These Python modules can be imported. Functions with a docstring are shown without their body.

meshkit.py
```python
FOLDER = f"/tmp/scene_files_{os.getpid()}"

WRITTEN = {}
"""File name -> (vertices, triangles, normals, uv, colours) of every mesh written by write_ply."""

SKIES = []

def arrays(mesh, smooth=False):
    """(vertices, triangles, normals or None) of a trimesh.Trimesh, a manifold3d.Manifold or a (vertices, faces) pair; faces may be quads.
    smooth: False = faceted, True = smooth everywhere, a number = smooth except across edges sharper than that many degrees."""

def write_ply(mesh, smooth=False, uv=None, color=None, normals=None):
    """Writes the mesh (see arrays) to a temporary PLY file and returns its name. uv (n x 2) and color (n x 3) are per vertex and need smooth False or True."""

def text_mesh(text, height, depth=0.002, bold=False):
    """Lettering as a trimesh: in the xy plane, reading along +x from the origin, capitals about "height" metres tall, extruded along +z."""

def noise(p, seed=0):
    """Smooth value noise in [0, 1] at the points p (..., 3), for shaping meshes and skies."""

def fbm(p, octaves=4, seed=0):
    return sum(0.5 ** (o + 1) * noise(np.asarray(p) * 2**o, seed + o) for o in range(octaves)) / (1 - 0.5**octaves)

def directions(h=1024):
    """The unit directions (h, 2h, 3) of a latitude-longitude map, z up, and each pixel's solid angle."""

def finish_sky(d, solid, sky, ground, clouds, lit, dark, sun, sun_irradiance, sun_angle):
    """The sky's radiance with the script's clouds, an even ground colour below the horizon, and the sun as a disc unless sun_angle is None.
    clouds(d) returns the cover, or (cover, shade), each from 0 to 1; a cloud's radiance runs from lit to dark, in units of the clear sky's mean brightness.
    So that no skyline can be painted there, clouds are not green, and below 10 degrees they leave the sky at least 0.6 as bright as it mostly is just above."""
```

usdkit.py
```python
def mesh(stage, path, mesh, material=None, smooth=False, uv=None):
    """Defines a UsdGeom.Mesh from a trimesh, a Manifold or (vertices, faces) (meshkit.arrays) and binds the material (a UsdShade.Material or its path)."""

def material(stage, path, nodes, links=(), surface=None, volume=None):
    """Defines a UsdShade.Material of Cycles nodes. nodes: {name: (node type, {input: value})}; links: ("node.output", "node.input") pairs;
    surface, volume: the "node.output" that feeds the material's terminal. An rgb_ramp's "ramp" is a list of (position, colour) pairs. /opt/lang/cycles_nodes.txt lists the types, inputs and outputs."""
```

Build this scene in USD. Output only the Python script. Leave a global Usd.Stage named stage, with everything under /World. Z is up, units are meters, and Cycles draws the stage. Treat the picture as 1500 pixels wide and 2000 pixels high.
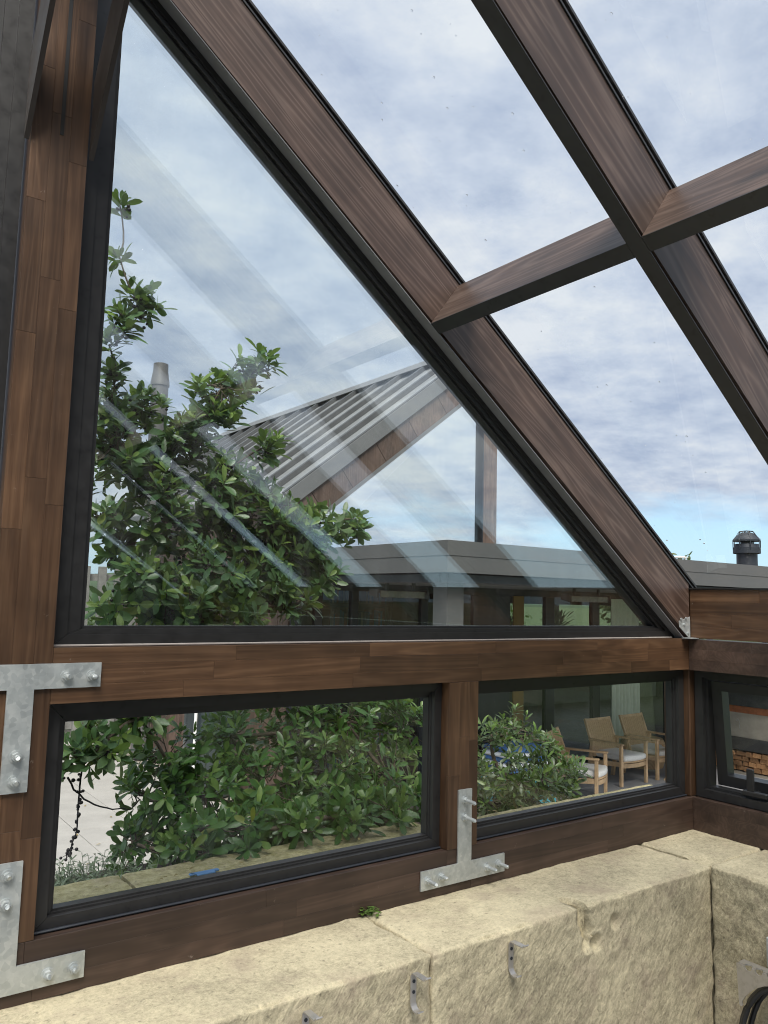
import math, random
import numpy as np, trimesh, usdkit, meshkit
from shapely.geometry import Polygon
from pxr import Usd, UsdGeom, UsdLux, UsdShade, Gf, Sdf

stage = Usd.Stage.CreateInMemory()
UsdGeom.Xform.Define(stage, '/World')
UsdGeom.SetStageUpAxis(stage, 'Z')
RNG = random.Random(7)
NPR = np.random.RandomState(11)
EYE = 2.5          # the camera's height above the terrace; heights below are written relative to the eye

# ------------------------------------------------------------------ camera, sky, sun, exposure
FPX, YAW, PITCH, ROLL = 1557.7, 0.631986, 0.1091815, 0.0244866
EXPOSURE = 2.72
SUN_EL, SUN_ROT, SUN_I, SUN_ANGLE = math.radians(56), math.radians(-147), 0.25, 34.0
SKY_STRENGTH = 0.08


def camera():
    f = np.array([math.sin(YAW) * math.cos(PITCH), math.cos(YAW) * math.cos(PITCH), math.sin(PITCH)])
    r = np.array([math.cos(YAW), -math.sin(YAW), 0.0])
    u = np.cross(r, f)
    r2 = r * math.cos(ROLL) + u * math.sin(ROLL)
    u2 = -r * math.sin(ROLL) + u * math.cos(ROLL)
    c = UsdGeom.Camera.Define(stage, '/World/camera')
    m = Gf.Matrix4d(*r2, 0, *u2, 0, *(-f), 0, 0, 0, EYE, 1)
    c.AddTransformOp().Set(m)
    c.CreateHorizontalApertureAttr(36.0)
    c.CreateVerticalApertureAttr(48.0)
    c.CreateFocalLengthAttr(36.0 * FPX / 1500)
    c.CreateClippingRangeAttr(Gf.Vec2f(0.02, 5000))
    c.CreateFStopAttr(0.0)
    c.CreateExposureAttr(EXPOSURE)


camera()


def sky():
    E = 2.0 ** EXPOSURE * SKY_STRENGTH
    lit = tuple(v / E for v in (0.81, 0.86, 0.92))
    mid = tuple(v / E for v in (0.62, 0.70, 0.835))
    dark = tuple(v / E for v in (0.45, 0.54, 0.71))
    nodes = {
        'tc': ('texture_coordinate', {}),
        'sky': ('sky_texture', {'sky_type': 'single_scattering', 'sun_disc': False, 'sun_elevation': SUN_EL, 'sun_rotation': SUN_ROT}),
        'sep': ('separate_xyz', {}),
        'zz': ('math', {'math_type': 'maximum', 'value2': 0.0}),
        'zo': ('math', {'math_type': 'add', 'value2': 0.20}),
        'dx': ('math', {'math_type': 'divide'}), 'dy': ('math', {'math_type': 'divide'}),
        'uv': ('combine_xyz', {'z': 0.0}),
        'map': ('mapping', {'mapping_type': 'point', 'rotation': (0, 0, 0.5), 'scale': (1.0, 1.0, 1.0), 'location': (3.1, 1.7, 0.0)}),
        'big': ('noise_texture', {'scale': 1.0, 'detail': 5.0, 'roughness': 0.5, 'distortion': 0.0}),
        'map2': ('mapping', {'mapping_type': 'point', 'rotation': (0, 0, 0.9), 'scale': (1.0, 1.15, 1.0), 'location': (7.3, 2.2, 0.0)}),
        'fine': ('noise_texture', {'scale': 5.2, 'detail': 8.0, 'roughness': 0.6, 'distortion': 0.0}),
        'mixn': ('mix_float', {'fac': 0.5}),
        'ramp': ('rgb_ramp', {'ramp': [(0.0, dark), (0.40, dark), (0.50, mid), (0.60, lit), (1.0, tuple(v * 1.05 for v in lit))]}),
        'cover_map': ('mapping', {'mapping_type': 'point', 'rotation': (0, 0, 0.4), 'scale': (0.6, 1.0, 1.0), 'location': (1.3, 9.1, 0.0)}),
        'cover': ('noise_texture', {'scale': 0.55, 'detail': 7.0, 'roughness': 0.6, 'distortion': 0.3}),
        # cloud deck is closed overhead and breaks up towards the horizon
        'thr': ('map_range', {'from_min': 0.03, 'from_max': 0.30, 'to_min': 0.02, 'to_max': 0.34, 'clamp': True}),
        'csum': ('math', {'math_type': 'add'}),
        'crange': ('map_range', {'from_min': 0.50, 'from_max': 0.62, 'to_min': 0.0, 'to_max': 1.0, 'clamp': True}),
        'bluefix': ('mix_color', {'blend_type': 'mix', 'fac': 0.88, 'b': tuple(v / E for v in (0.40, 0.66, 0.88)), 'use_clamp': False}),
        'mix': ('mix_color', {'blend_type': 'mix', 'use_clamp': False}),
        'bg': ('background_shader', {'strength': SKY_STRENGTH}),
    }
    links = [('tc.generated', 'sep.vector'), ('sep.z', 'zz.value1'), ('zz.value', 'zo.value1'),
             ('sep.x', 'dx.value1'), ('zo.value', 'dx.value2'), ('sep.y', 'dy.value1'), ('zo.value', 'dy.value2'),
             ('dx.value', 'uv.x'), ('dy.value', 'uv.y'), ('uv.vector', 'map.vector'), ('map.vector', 'big.vector'),
             ('uv.vector', 'map2.vector'), ('map2.vector', 'fine.vector'), ('big.fac', 'mixn.a'), ('fine.fac', 'mixn.b'),
             ('mixn.result', 'ramp.fac'), ('uv.vector', 'cover_map.vector'), ('cover_map.vector', 'cover.vector'),
             ('sep.z', 'thr.value'), ('thr.result', 'csum.value1'), ('cover.fac', 'csum.value2'), ('csum.value', 'crange.value'),
             ('sky.color', 'bluefix.a'), ('bluefix.result', 'mix.a'), ('ramp.color', 'mix.b'), ('crange.result', 'mix.fac'),
             ('mix.result', 'bg.color')]
    m = usdkit.material(stage, '/World/Looks/sky', nodes, links, surface='bg.background')
    d = UsdLux.DomeLight.Define(stage, '/World/sky')
    d.CreateIntensityAttr(1.0)
    UsdShade.MaterialBindingAPI.Apply(d.GetPrim()).Bind(m)
    d.GetPrim().SetCustomDataByKey('label', 'bright sky covered by layered grey and white cloud')
    d.GetPrim().SetCustomDataByKey('category', 'sky')
    d.GetPrim().SetCustomDataByKey('kind', 'structure')


sky()


def sun():
    s = UsdLux.DistantLight.Define(stage, '/World/sun')
    s.CreateIntensityAttr(SUN_I)
    s.CreateAngleAttr(SUN_ANGLE)
    s.CreateColorAttr(Gf.Vec3f(1.0, 0.95, 0.88))
    s.GetPrim().CreateAttribute('inputs:normalize', Sdf.ValueTypeNames.Bool).Set(True)
    d = np.array([math.sin(SUN_ROT) * math.cos(SUN_EL), math.cos(SUN_ROT) * math.cos(SUN_EL), math.sin(SUN_EL)])
    x = np.cross([0, 0, 1.0], d); x /= np.linalg.norm(x)
    y = np.cross(d, x)
    s.AddTransformOp().Set(Gf.Matrix4d(*x, 0, *y, 0, *d, 0, 0, 0, 60, 1))


sun()

# ------------------------------------------------------------------ helpers
BASE = {}


def numbered(path):
    if not stage.GetPrimAtPath(path):
        return path
    k = 1
    while stage.GetPrimAtPath(f'{path}_{k:03d}'):
        k += 1
    return f'{path}_{k:03d}'


def tag(prim, label=None, cat=None, group=None, kind=None):
    for k, v in (('label', label), ('category', cat), ('group', group), ('kind', kind)):
        if v:
            prim.SetCustomDataByKey(k, v)


def thing(name, label, cat, loc=(0, 0, -EYE), group=None, rotz=0):
    """an Xform at the thing's base; its parts are given in eye-relative world coordinates (or local ones when rotz is used)"""
    p = numbered('/World/' + name)
    x = UsdGeom.Xform.Define(stage, p)
    x.AddTranslateOp().Set(Gf.Vec3d(loc[0], loc[1], loc[2] + EYE))
    if rotz:
        x.AddRotateZOp().Set(math.degrees(rotz))
    tag(x.GetPrim(), label, cat, group)
    BASE[p] = np.array(loc, float)
    return p


def vf(mesh):
    if hasattr(mesh, 'to_mesh'):
        m = mesh.to_mesh(); return np.array(m.vert_properties[:, :3], float), np.array(m.tri_verts)
    if isinstance(mesh, (tuple, list)):
        return np.array(mesh[0], float), np.array(mesh[1])
    return np.array(mesh.vertices), np.array(mesh.faces)


def obj(name, mesh, mat, parent=None, smooth=False, label=None, cat=None, group=None, kind=None, local=False):
    path = numbered((parent or '/World') + '/' + name)
    v, f = vf(mesh)
    if not local:
        off = BASE.get(parent)
        v = v + np.array([0, 0, EYE]) if off is None else v - off
    usdkit.mesh(stage, path, (v, f), M[mat] if isinstance(mat, str) else mat, smooth=smooth)
    BASE[path] = np.array([0, 0, -EYE]) if BASE.get(parent) is None else BASE[parent]
    tag(stage.GetPrimAtPath(path), label, cat, group, kind)
    return path


def cat(ms):
    vs, fs, n = [], [], 0
    for m in ms:
        v, f = vf(m)
        vs.append(v); fs.append(f + n); n += len(v)
    return np.vstack(vs), np.vstack(fs)


def box(x0, x1, y0, y1, z0, z1, b=0.0):
    lo, hi = np.array([min(x0, x1), min(y0, y1), min(z0, z1)], float), np.array([max(x0, x1), max(y0, y1), max(z0, z1)], float)
    if b <= 0:
        m = trimesh.creation.box(extents=hi - lo); m.apply_translation((lo + hi) / 2)
        return m
    b = min(b, 0.45 * (hi - lo).min())
    pts = []
    for a in range(3):
        for s in np.ndindex(2, 2, 2):
            p = [hi[i] if s[i] else lo[i] for i in range(3)]
            for i in range(3):
                if i != a:
                    p[i] += -b if s[i] else b
            pts.append(p)
    return trimesh.convex.convex_hull(np.array(pts))


def frame(o, u, v, w):
    m = np.eye(4)
    m[:3, 0], m[:3, 1], m[:3, 2], m[:3, 3] = u, v, w, o
    return m


def ext(pts, depth, o, u, v, w, holes=None):
    """polygon pts in (u, v) extruded along w by depth"""
    m = trimesh.creation.extrude_polygon(Polygon(pts, holes or []), depth, engine='earcut')
    T = frame(o, u, v, w)
    if np.linalg.det(T[:3, :3]) < 0:
        m.apply_transform(T); m.invert() if False else None
        m.faces = m.faces[:, ::-1] if m.volume < 0 else m.faces
        return m
    m.apply_transform(T)
    return m


def xz(pts, y0, y1):
    """polygon in the x-z plane between y0 and y1"""
    m = trimesh.creation.extrude_polygon(Polygon(pts), y1 - y0, engine='earcut')
    v = np.array(m.vertices)
    v = np.stack([v[:, 0], y0 + v[:, 2], v[:, 1]], 1)
    m = trimesh.Trimesh(v, m.faces[:, ::-1], process=False)
    return m


def yz(pts, x0, x1):
    m = trimesh.creation.extrude_polygon(Polygon(pts), x1 - x0, engine='earcut')
    v = np.array(m.vertices)
    return trimesh.Trimesh(np.stack([x0 + v[:, 2], v[:, 0], v[:, 1]], 1), m.faces, process=False)


def tube(points, radii, sides=6):
    p = np.asarray(points, float)
    t = np.gradient(p, axis=0)
    t /= np.linalg.norm(t, axis=1, keepdims=True) + 1e-12
    a = np.cross(t, np.where(np.abs(t[:, 2:]) < 0.9, [0, 0, 1.0], [1.0, 0, 0]))
    a /= np.linalg.norm(a, axis=1, keepdims=True) + 1e-12
    b, g = np.cross(t, a), np.arange(sides) * 2 * np.pi / sides
    v = p[:, None] + np.broadcast_to(radii, (len(p),))[:, None, None] * (np.cos(g)[None, :, None] * a[:, None] + np.sin(g)[None, :, None] * b[:, None])
    i, j = np.meshgrid(np.arange(len(p) - 1), np.arange(sides), indexing='ij')
    q = np.stack([i * sides + j, i * sides + (j + 1) % sides, (i + 1) * sides + (j + 1) % sides, (i + 1) * sides + j], -1).reshape(-1, 4)
    v = v.reshape(-1, 3); n = len(p)
    caps = [[0, k + 1, k] for k in range(1, sides - 1)] + [[(n - 1) * sides, (n - 1) * sides + k, (n - 1) * sides + k + 1] for k in range(1, sides - 1)]
    return v, np.vstack([q[:, [0, 1, 2]], q[:, [0, 2, 3]], np.array(caps)])


def cyl(p0, p1, r, sides=16):
    return tube([p0, p1], [r, r], sides)


def lathe(profile, o, sides=24):
    """profile (r, z) turned about the vertical through o"""
    m = trimesh.creation.revolve(np.array(profile, float), sections=sides)
    m.apply_translation(o)
    return m


# ------------------------------------------------------------------ materials
M = {}


def mat(name, nodes, links, surface, **k):
    M[name] = usdkit.material(stage, '/World/Looks/' + name, nodes, links, surface=surface, **k)


def plain(name, color, rough=0.5, metal=0.0, spec=0.5, var=0.12, nscale=9.0, bump=0.0, bscale=120.0, coat=0.0):
    lo, hi = tuple(c * (1 - var) for c in color), tuple(min(1, c * (1 + var)) for c in color)
    n = {'g': ('geometry', {}), 'n': ('noise_texture', {'scale': nscale, 'detail': 6.0, 'roughness': 0.65}),
         'r': ('rgb_ramp', {'ramp': [(0.3, lo), (0.7, hi)]}),
         'rr': ('map_range', {'from_min': 0.3, 'from_max': 0.7, 'to_min': max(0.02, rough - 0.08), 'to_max': min(1, rough + 0.1)}),
         'p': ('principled_bsdf', {'metallic': metal, 'specular_ior_level': spec, 'coat_weight': coat})}
    l = [('g.position', 'n.vector'), ('n.fac', 'r.fac'), ('r.color', 'p.base_color'), ('n.fac', 'rr.value'), ('rr.result', 'p.roughness')]
    if bump:
        n['n2'] = ('noise_texture', {'scale': bscale, 'detail': 4.0, 'roughness': 0.6})
        n['b'] = ('bump', {'strength': bump, 'distance': 0.003})
        l += [('g.position', 'n2.vector'), ('n2.fac', 'b.height'), ('b.normal', 'p.normal')]
    mat(name, n, l, 'p.BSDF')


def wood(name, rot, axis, dark, mid, light, rough=0.42, vary=0.24, fig=0.5, streak=(0, 0)):
    """stained timber with the grain along one axis; rot turns the world into the piece's own axes first"""
    s_long, s_cross = 0.6, 16.0
    sc = [s_cross] * 3; sc[axis] = s_long
    sf = [210.0] * 3; sf[axis] = 5.0
    sw = [9.0] * 3; sw[axis] = 0.55
    n = {'g': ('geometry', {}), 'o': ('object_info', {}),
         'rot': ('mapping', {'mapping_type': 'point', 'rotation': rot}),
         'off': ('vector_math', {'math_type': 'scale', 'vector1': (7.3, 3.7, 5.1)}),
         'add': ('vector_math', {'math_type': 'add'}),
         'm1': ('mapping', {'mapping_type': 'point', 'scale': sc}), 'm2': ('mapping', {'mapping_type': 'point', 'scale': sf}),
         'm3': ('mapping', {'mapping_type': 'point', 'scale': sw}),
         'n1': ('noise_texture', {'scale': 1.0, 'detail': 5.0, 'roughness': 0.6, 'distortion': 0.6}),
         'n2': ('noise_texture', {'scale': 1.0, 'detail': 4.0, 'roughness': 0.85}),
         'wv': ('noise_texture', {'scale': 1.0, 'detail': 2.5, 'roughness': 0.5, 'distortion': 0.5}),
         'wm': ('math', {'math_type': 'multiply', 'value2': 15.0}),
         'wf': ('math', {'math_type': 'pingpong', 'value2': 0.5}),
         'wr': ('map_range', {'from_min': 0.12, 'from_max': 0.5, 'to_min': 0.15, 'to_max': 0.95, 'clamp': True}),
         'mx': ('mix_float', {'fac': fig}),
         'mx2': ('mix_float', {'fac': 0.38}),
         'ramp': ('rgb_ramp', {'ramp': [(0.22, dark), (0.48, mid), (0.78, light)]}),
         'tint': ('map_range', {'from_min': 0.0, 'from_max': 1.0, 'to_min': 1 - vary, 'to_max': 1 + vary}),
         'mul': ('vector_math', {'math_type': 'scale'}),
         'blot': ('noise_texture', {'scale': 5.0, 'detail': 3.0, 'roughness': 0.6}),
         'blr': ('map_range', {'from_min': 0.35, 'from_max': 0.62, 'to_min': 0.72, 'to_max': 1.06, 'clamp': True}),
         'mul2': ('vector_math', {'math_type': 'scale'}),
         'kmp': ('mapping', {'mapping_type': 'point', 'scale': tuple(1.5 if i == axis else 5.0 for i in range(3))}),
         'kv': ('voronoi_texture', {'scale': 1.0}), 'kr': ('map_range', {'from_min': 0.07, 'from_max': 0.17, 'to_min': 0.85 if fig > .5 else 0.4, 'to_max': 0.0, 'clamp': True}),
         'km': ('mix_color', {'blend_type': 'mix', 'b': tuple(c * .45 for c in dark)}),
         'sc1': ('noise_texture', {'scale': 1.0, 'detail': 6.0, 'roughness': 0.8}), 'msc': ('mapping', {'mapping_type': 'point', 'scale': (30.0, 30.0, 22.0)}),
         'scr': ('map_range', {'from_min': 0.665, 'from_max': 0.74, 'to_min': 0.0, 'to_max': 0.55, 'clamp': True}),
         'scm': ('mix_color', {'blend_type': 'mix', 'b': (0.34, 0.29, 0.25)}),
         'rr': ('map_range', {'from_min': 0.2, 'from_max': 0.8, 'to_min': rough - 0.1, 'to_max': rough + 0.15}),
         'b': ('bump', {'strength': 0.25, 'distance': 0.001}),
         'p': ('principled_bsdf', {'specular_ior_level': 0.5})}
    l = [('g.position', 'rot.vector'), ('o.random', 'off.scale'), ('rot.vector', 'add.vector1'), ('off.vector', 'add.vector2'),
         ('add.vector', 'm1.vector'), ('add.vector', 'm2.vector'), ('add.vector', 'm3.vector'), ('m1.vector', 'n1.vector'), ('m2.vector', 'n2.vector'),
         ('m3.vector', 'wv.vector'), ('wv.fac', 'wm.value1'), ('wm.value', 'wf.value1'), ('wf.value', 'wr.value'),
         ('n1.fac', 'mx.a'), ('wr.result', 'mx.b'), ('mx.result', 'mx2.a'), ('n2.fac', 'mx2.b'), ('mx2.result', 'ramp.fac'),
         ('o.random', 'tint.value'), ('ramp.color', 'mul.vector1'), ('tint.result', 'mul.scale'),
         ('g.position', 'blot.vector'), ('blot.fac', 'blr.value'), ('mul.vector', 'mul2.vector1'), ('blr.result', 'mul2.scale'),
         ('mul2.vector', 'km.a'), ('add.vector', 'kmp.vector'), ('kmp.vector', 'kv.vector'), ('kv.distance', 'kr.value'), ('kr.result', 'km.fac'), ('km.result', 'scm.a'), ('add.vector', 'msc.vector'), ('msc.vector', 'sc1.vector'), ('sc1.fac', 'scr.value'), ('scr.result', 'scm.fac'), ('scm.result', 'p.base_color'), ('n2.fac', 'rr.value'), ('rr.result', 'p.roughness'), ('mx2.result', 'b.height'), ('b.normal', 'p.normal')]
    mat(name, n, l, 'p.BSDF')


RP = 0.6380776                      # roof pitch
DK, MD, LT = (0.034, 0.0165, 0.008), (0.084, 0.043, 0.022), (0.155, 0.087, 0.046)
wood('wood_upright', (0, 0, 0), 2, DK, MD, LT, fig=0.3)
wood('wood_level_x', (0, 0, 0), 0, DK, MD, LT, fig=0.3)
wood('wood_level_y', (0, 0, 0), 1, DK, MD, LT, fig=0.3)
RD, RM, RL = (0.038, 0.022, 0.016), (0.076, 0.046, 0.034), (0.150, 0.106, 0.086)
wood('wood_rafter', (0, -RP, 0), 0, RD, RM, RL, fig=0.55, vary=0.12)
wood('wood_rafter_far_slope', (0, RP, 0), 0, RD, RM, RL, fig=0.55, vary=0.12)
wood('wood_purlin', (0, -RP, 0), 1, RD, RM, RL, fig=0.55, vary=0.12)
wood('wood_sill', (0, 0, 0), 0, (0.027, 0.0155, 0.011), (0.055, 0.033, 0.024), (0.105, 0.068, 0.051), fig=0.25, vary=0.2, rough=0.5)
wood('wood_cladding', (0, 0, 0), 2, (0.05, 0.029, 0.021), (0.11, 0.069, 0.052), (0.17, 0.115, 0.09), fig=0.35, vary=0.3, rough=0.6)
wood('teak', (0, 0, 0), 0, (0.46, 0.28, 0.14), (0.62, 0.42, 0.24), (0.74, 0.54, 0.33), fig=0.3, vary=0.12, rough=0.5)
wood('teak_upright', (0, 0, 0), 2, (0.46, 0.28, 0.14), (0.62, 0.42, 0.24), (0.74, 0.54, 0.33), fig=0.3, vary=0.12, rough=0.5)
wood('split_log', (0, 0, 0), 0, (0.30, 0.13, 0.05), (0.46, 0.24, 0.11), (0.62, 0.38, 0.20), fig=0.4, vary=0.4, rough=0.75)
plain('black_aluminium', (0.021, 0.0205, 0.021), 0.40, var=0.15, nscale=25, bump=0.06, bscale=900)
plain('gasket', (0.012, 0.012, 0.013), 0.6)
plain('dark_steel', (0.020, 0.024, 0.032), 0.45, var=0.2)
plain('brace_paint', (0.04, 0.031, 0.027), 0.5, var=0.2)
plain('sky_sheen_grey', (0.16, 0.16, 0.165), 0.4)  # underside of the first rafter: sky sheen put into a lighter grey
plain('silicone', (0.30, 0.27, 0.25), 0.6, nscale=40)
plain('rib_shade_metal', (0.075, 0.075, 0.078), 0.5, var=0.2, nscale=5)  # darker than the pans: shade beside the ribs, plus dirt, put into the colour
plain('roof_metal', (0.35, 0.352, 0.36), 0.36, metal=0.35, var=0.12, nscale=3)
plain('roof_trim_metal', (0.17, 0.167, 0.168), 0.45, metal=0.2, var=0.1, nscale=3)
plain('fascia_paint', (0.10, 0.096, 0.095), 0.42, var=0.08, nscale=2.5)
plain('column_paint', (0.10, 0.10, 0.10), 0.5, var=0.08)
plain('soffit', (0.22, 0.22, 0.22), 0.7)
plain('dark_frame', (0.016, 0.018, 0.022), 0.45)
plain('interior_wall', (0.26, 0.24, 0.19), 0.85)
plain('interior_dark', (0.05, 0.045, 0.04), 0.8)
plain('interior_floor', (0.10, 0.075, 0.055), 0.5)
plain('ochre', (0.22, 0.14, 0.04), 0.6)
plain('curtain_fabric', (0.60, 0.66, 0.54), 0.9, var=0.08)
plain('stainless', (0.50, 0.48, 0.46), 0.36, metal=0.75, var=0.04, nscale=30)
plain('black_rubber', (0.018, 0.019, 0.021), 0.45, bump=0.1, bscale=400)
plain('concrete', (0.40, 0.36, 0.30), 0.85, var=0.16, nscale=7, bump=0.2)
plain('rusty_steel', (0.30, 0.10, 0.04), 0.8, var=0.3, nscale=14)
plain('charred_beam', (0.05, 0.05, 0.05), 0.75, var=0.3, nscale=12)
plain('cushion', (0.84, 0.82, 0.78), 0.95, var=0.06, nscale=60, bump=0.15, bscale=600)
plain('bark', (0.10, 0.075, 0.055), 0.85, var=0.35, nscale=60)
plain('seed_black', (0.018, 0.014, 0.016), 0.6)
plain('soil', (0.07, 0.05, 0.035), 0.95, var=0.4, nscale=30)
plain('lawn', (0.07, 0.10, 0.035), 0.95, var=0.35, nscale=0.7)
plain('hill_green', (0.05, 0.075, 0.04), 0.95, var=0.35, nscale=0.02)
plain('blue_plastic', (0.08, 0.20, 0.42), 0.4)
plain('turquoise', (0.03, 0.22, 0.27), 0.7)
plain('white_towel', (0.75, 0.76, 0.78), 0.95)
plain('blue_towel', (0.06, 0.15, 0.36), 0.95)
plain('heater_body', (0.05, 0.05, 0.055), 0.4)
plain('heater_reflector', (0.22, 0.19, 0.17), 0.3, metal=0.8)
plain('slat_grey', (0.20, 0.195, 0.185), 0.7, var=0.2, nscale=10)
plain('tank_dark', (0.03, 0.04, 0.045), 0.12)
plain('white_metal', (0.75, 0.75, 0.73), 0.4)
plain('book_a', (0.30, 0.12, 0.08), 0.7); plain('book_b', (0.10, 0.18, 0.28), 0.7); plain('book_c', (0.55, 0.50, 0.40), 0.7)
plain('picture_face', (0.30, 0.28, 0.18), 0.6, var=0.5, nscale=6)
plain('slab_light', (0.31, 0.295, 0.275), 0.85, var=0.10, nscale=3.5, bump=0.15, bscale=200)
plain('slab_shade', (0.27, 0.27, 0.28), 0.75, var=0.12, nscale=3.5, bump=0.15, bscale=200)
plain('joint_sand', (0.20, 0.18, 0.15), 0.95)


def pane_glass(name, ior, tint=(0.97, 0.985, 0.98), dirt=0.0):
    n = {'f': ('fresnel', {'IOR': ior}), 'g': ('geometry', {}), 'inv': ('math', {'math_type': 'subtract', 'value1': 1.0}), 'm': ('math', {'math_type': 'multiply'}),
         't': ('transparent_bsdf', {'color': tint}), 'gl': ('glossy_bsdf', {'color': (1, 1, 1), 'roughness': 0.0}), 'mx': ('mix_closure', {})}
    l = [('g.backfacing', 'inv.value2'), ('f.fac', 'm.value1'), ('inv.value', 'm.value2'), ('m.value', 'mx.fac'), ('t.BSDF', 'mx.closure1'), ('gl.BSDF', 'mx.closure2')]
    if dirt:   # dried run marks and specks
        n.update({'mp': ('mapping', {'mapping_type': 'point', 'scale': (22.0, 22.0, 2.5)}), 'd1': ('noise_texture', {'scale': 1.0, 'detail': 5.0, 'roughness': 0.7}),
                  'd2': ('noise_texture', {'scale': 55.0, 'detail': 3.0, 'roughness': 0.6}), 'd1r': ('map_range', {'from_min': 0.48, 'from_max': 0.72, 'to_min': 0.0, 'to_max': dirt, 'clamp': True}),
                  'd2r': ('map_range', {'from_min': 0.70, 'from_max': 0.76, 'to_min': 0.0, 'to_max': dirt * 5, 'clamp': True}), 'ds': ('math', {'math_type': 'add'}),
                  'df': ('diffuse_bsdf', {'color': (0.6, 0.6, 0.58)}), 'mx2': ('mix_closure', {})})
        l += [('g.position', 'mp.vector'), ('mp.vector', 'd1.vector'), ('g.position', 'd2.vector'), ('d1.fac', 'd1r.value'), ('d2.fac', 'd2r.value'), ('d1r.result', 'ds.value1'),
              ('d2r.result', 'ds.value2'), ('ds.value', 'mx2.fac'), ('mx.closure', 'mx2.closure1'), ('df.BSDF', 'mx2.closure2')]
    mat(name, n, l, 'mx2.closure' if dirt else 'mx.closure')


pane_glass('glass_gable', 1.95, dirt=0.011)
pane_glass('glass_window', 1.45, dirt=0.010)
pane_glass('glass_roof', 1.5, (0.985, 0.99, 0.99))
pane_glass('glass_house', 1.5, (0.80, 0.84, 0.82))
mat('water_drop', {'p': ('principled_bsdf', {'transmission_weight': 1.0, 'roughness': 0.0, 'ior': 1.33, 'base_color': (1, 1, 1)})}, [], 'p.BSDF')

mat('galvanised', {'g': ('geometry', {}), 'v': ('voronoi_texture', {'scale': 90.0}), 'n': ('noise_texture', {'scale': 16.0, 'detail': 5.0, 'roughness': 0.7}),
                   'mx': ('mix_float', {'fac': 0.7}), 'bw': ('rgb_to_bw', {}),
                   'r': ('rgb_ramp', {'ramp': [(0.25, (0.36, 0.39, 0.40)), (0.5, (0.47, 0.50, 0.50)), (0.75, (0.60, 0.62, 0.61))]}),
                   'rr': ('map_range', {'from_min': 0.2, 'from_max': 0.8, 'to_min': 0.38, 'to_max': 0.6}),
                   'p': ('principled_bsdf', {'metallic': 0.55})},
    [('g.position', 'v.vector'), ('g.position', 'n.vector'), ('v.color', 'bw.color'), ('bw.val', 'mx.a'), ('n.fac', 'mx.b'), ('mx.result', 'r.fac'),
     ('r.color', 'p.base_color'), ('mx.result', 'rr.value'), ('rr.result', 'p.roughness')], 'p.BSDF')


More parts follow.
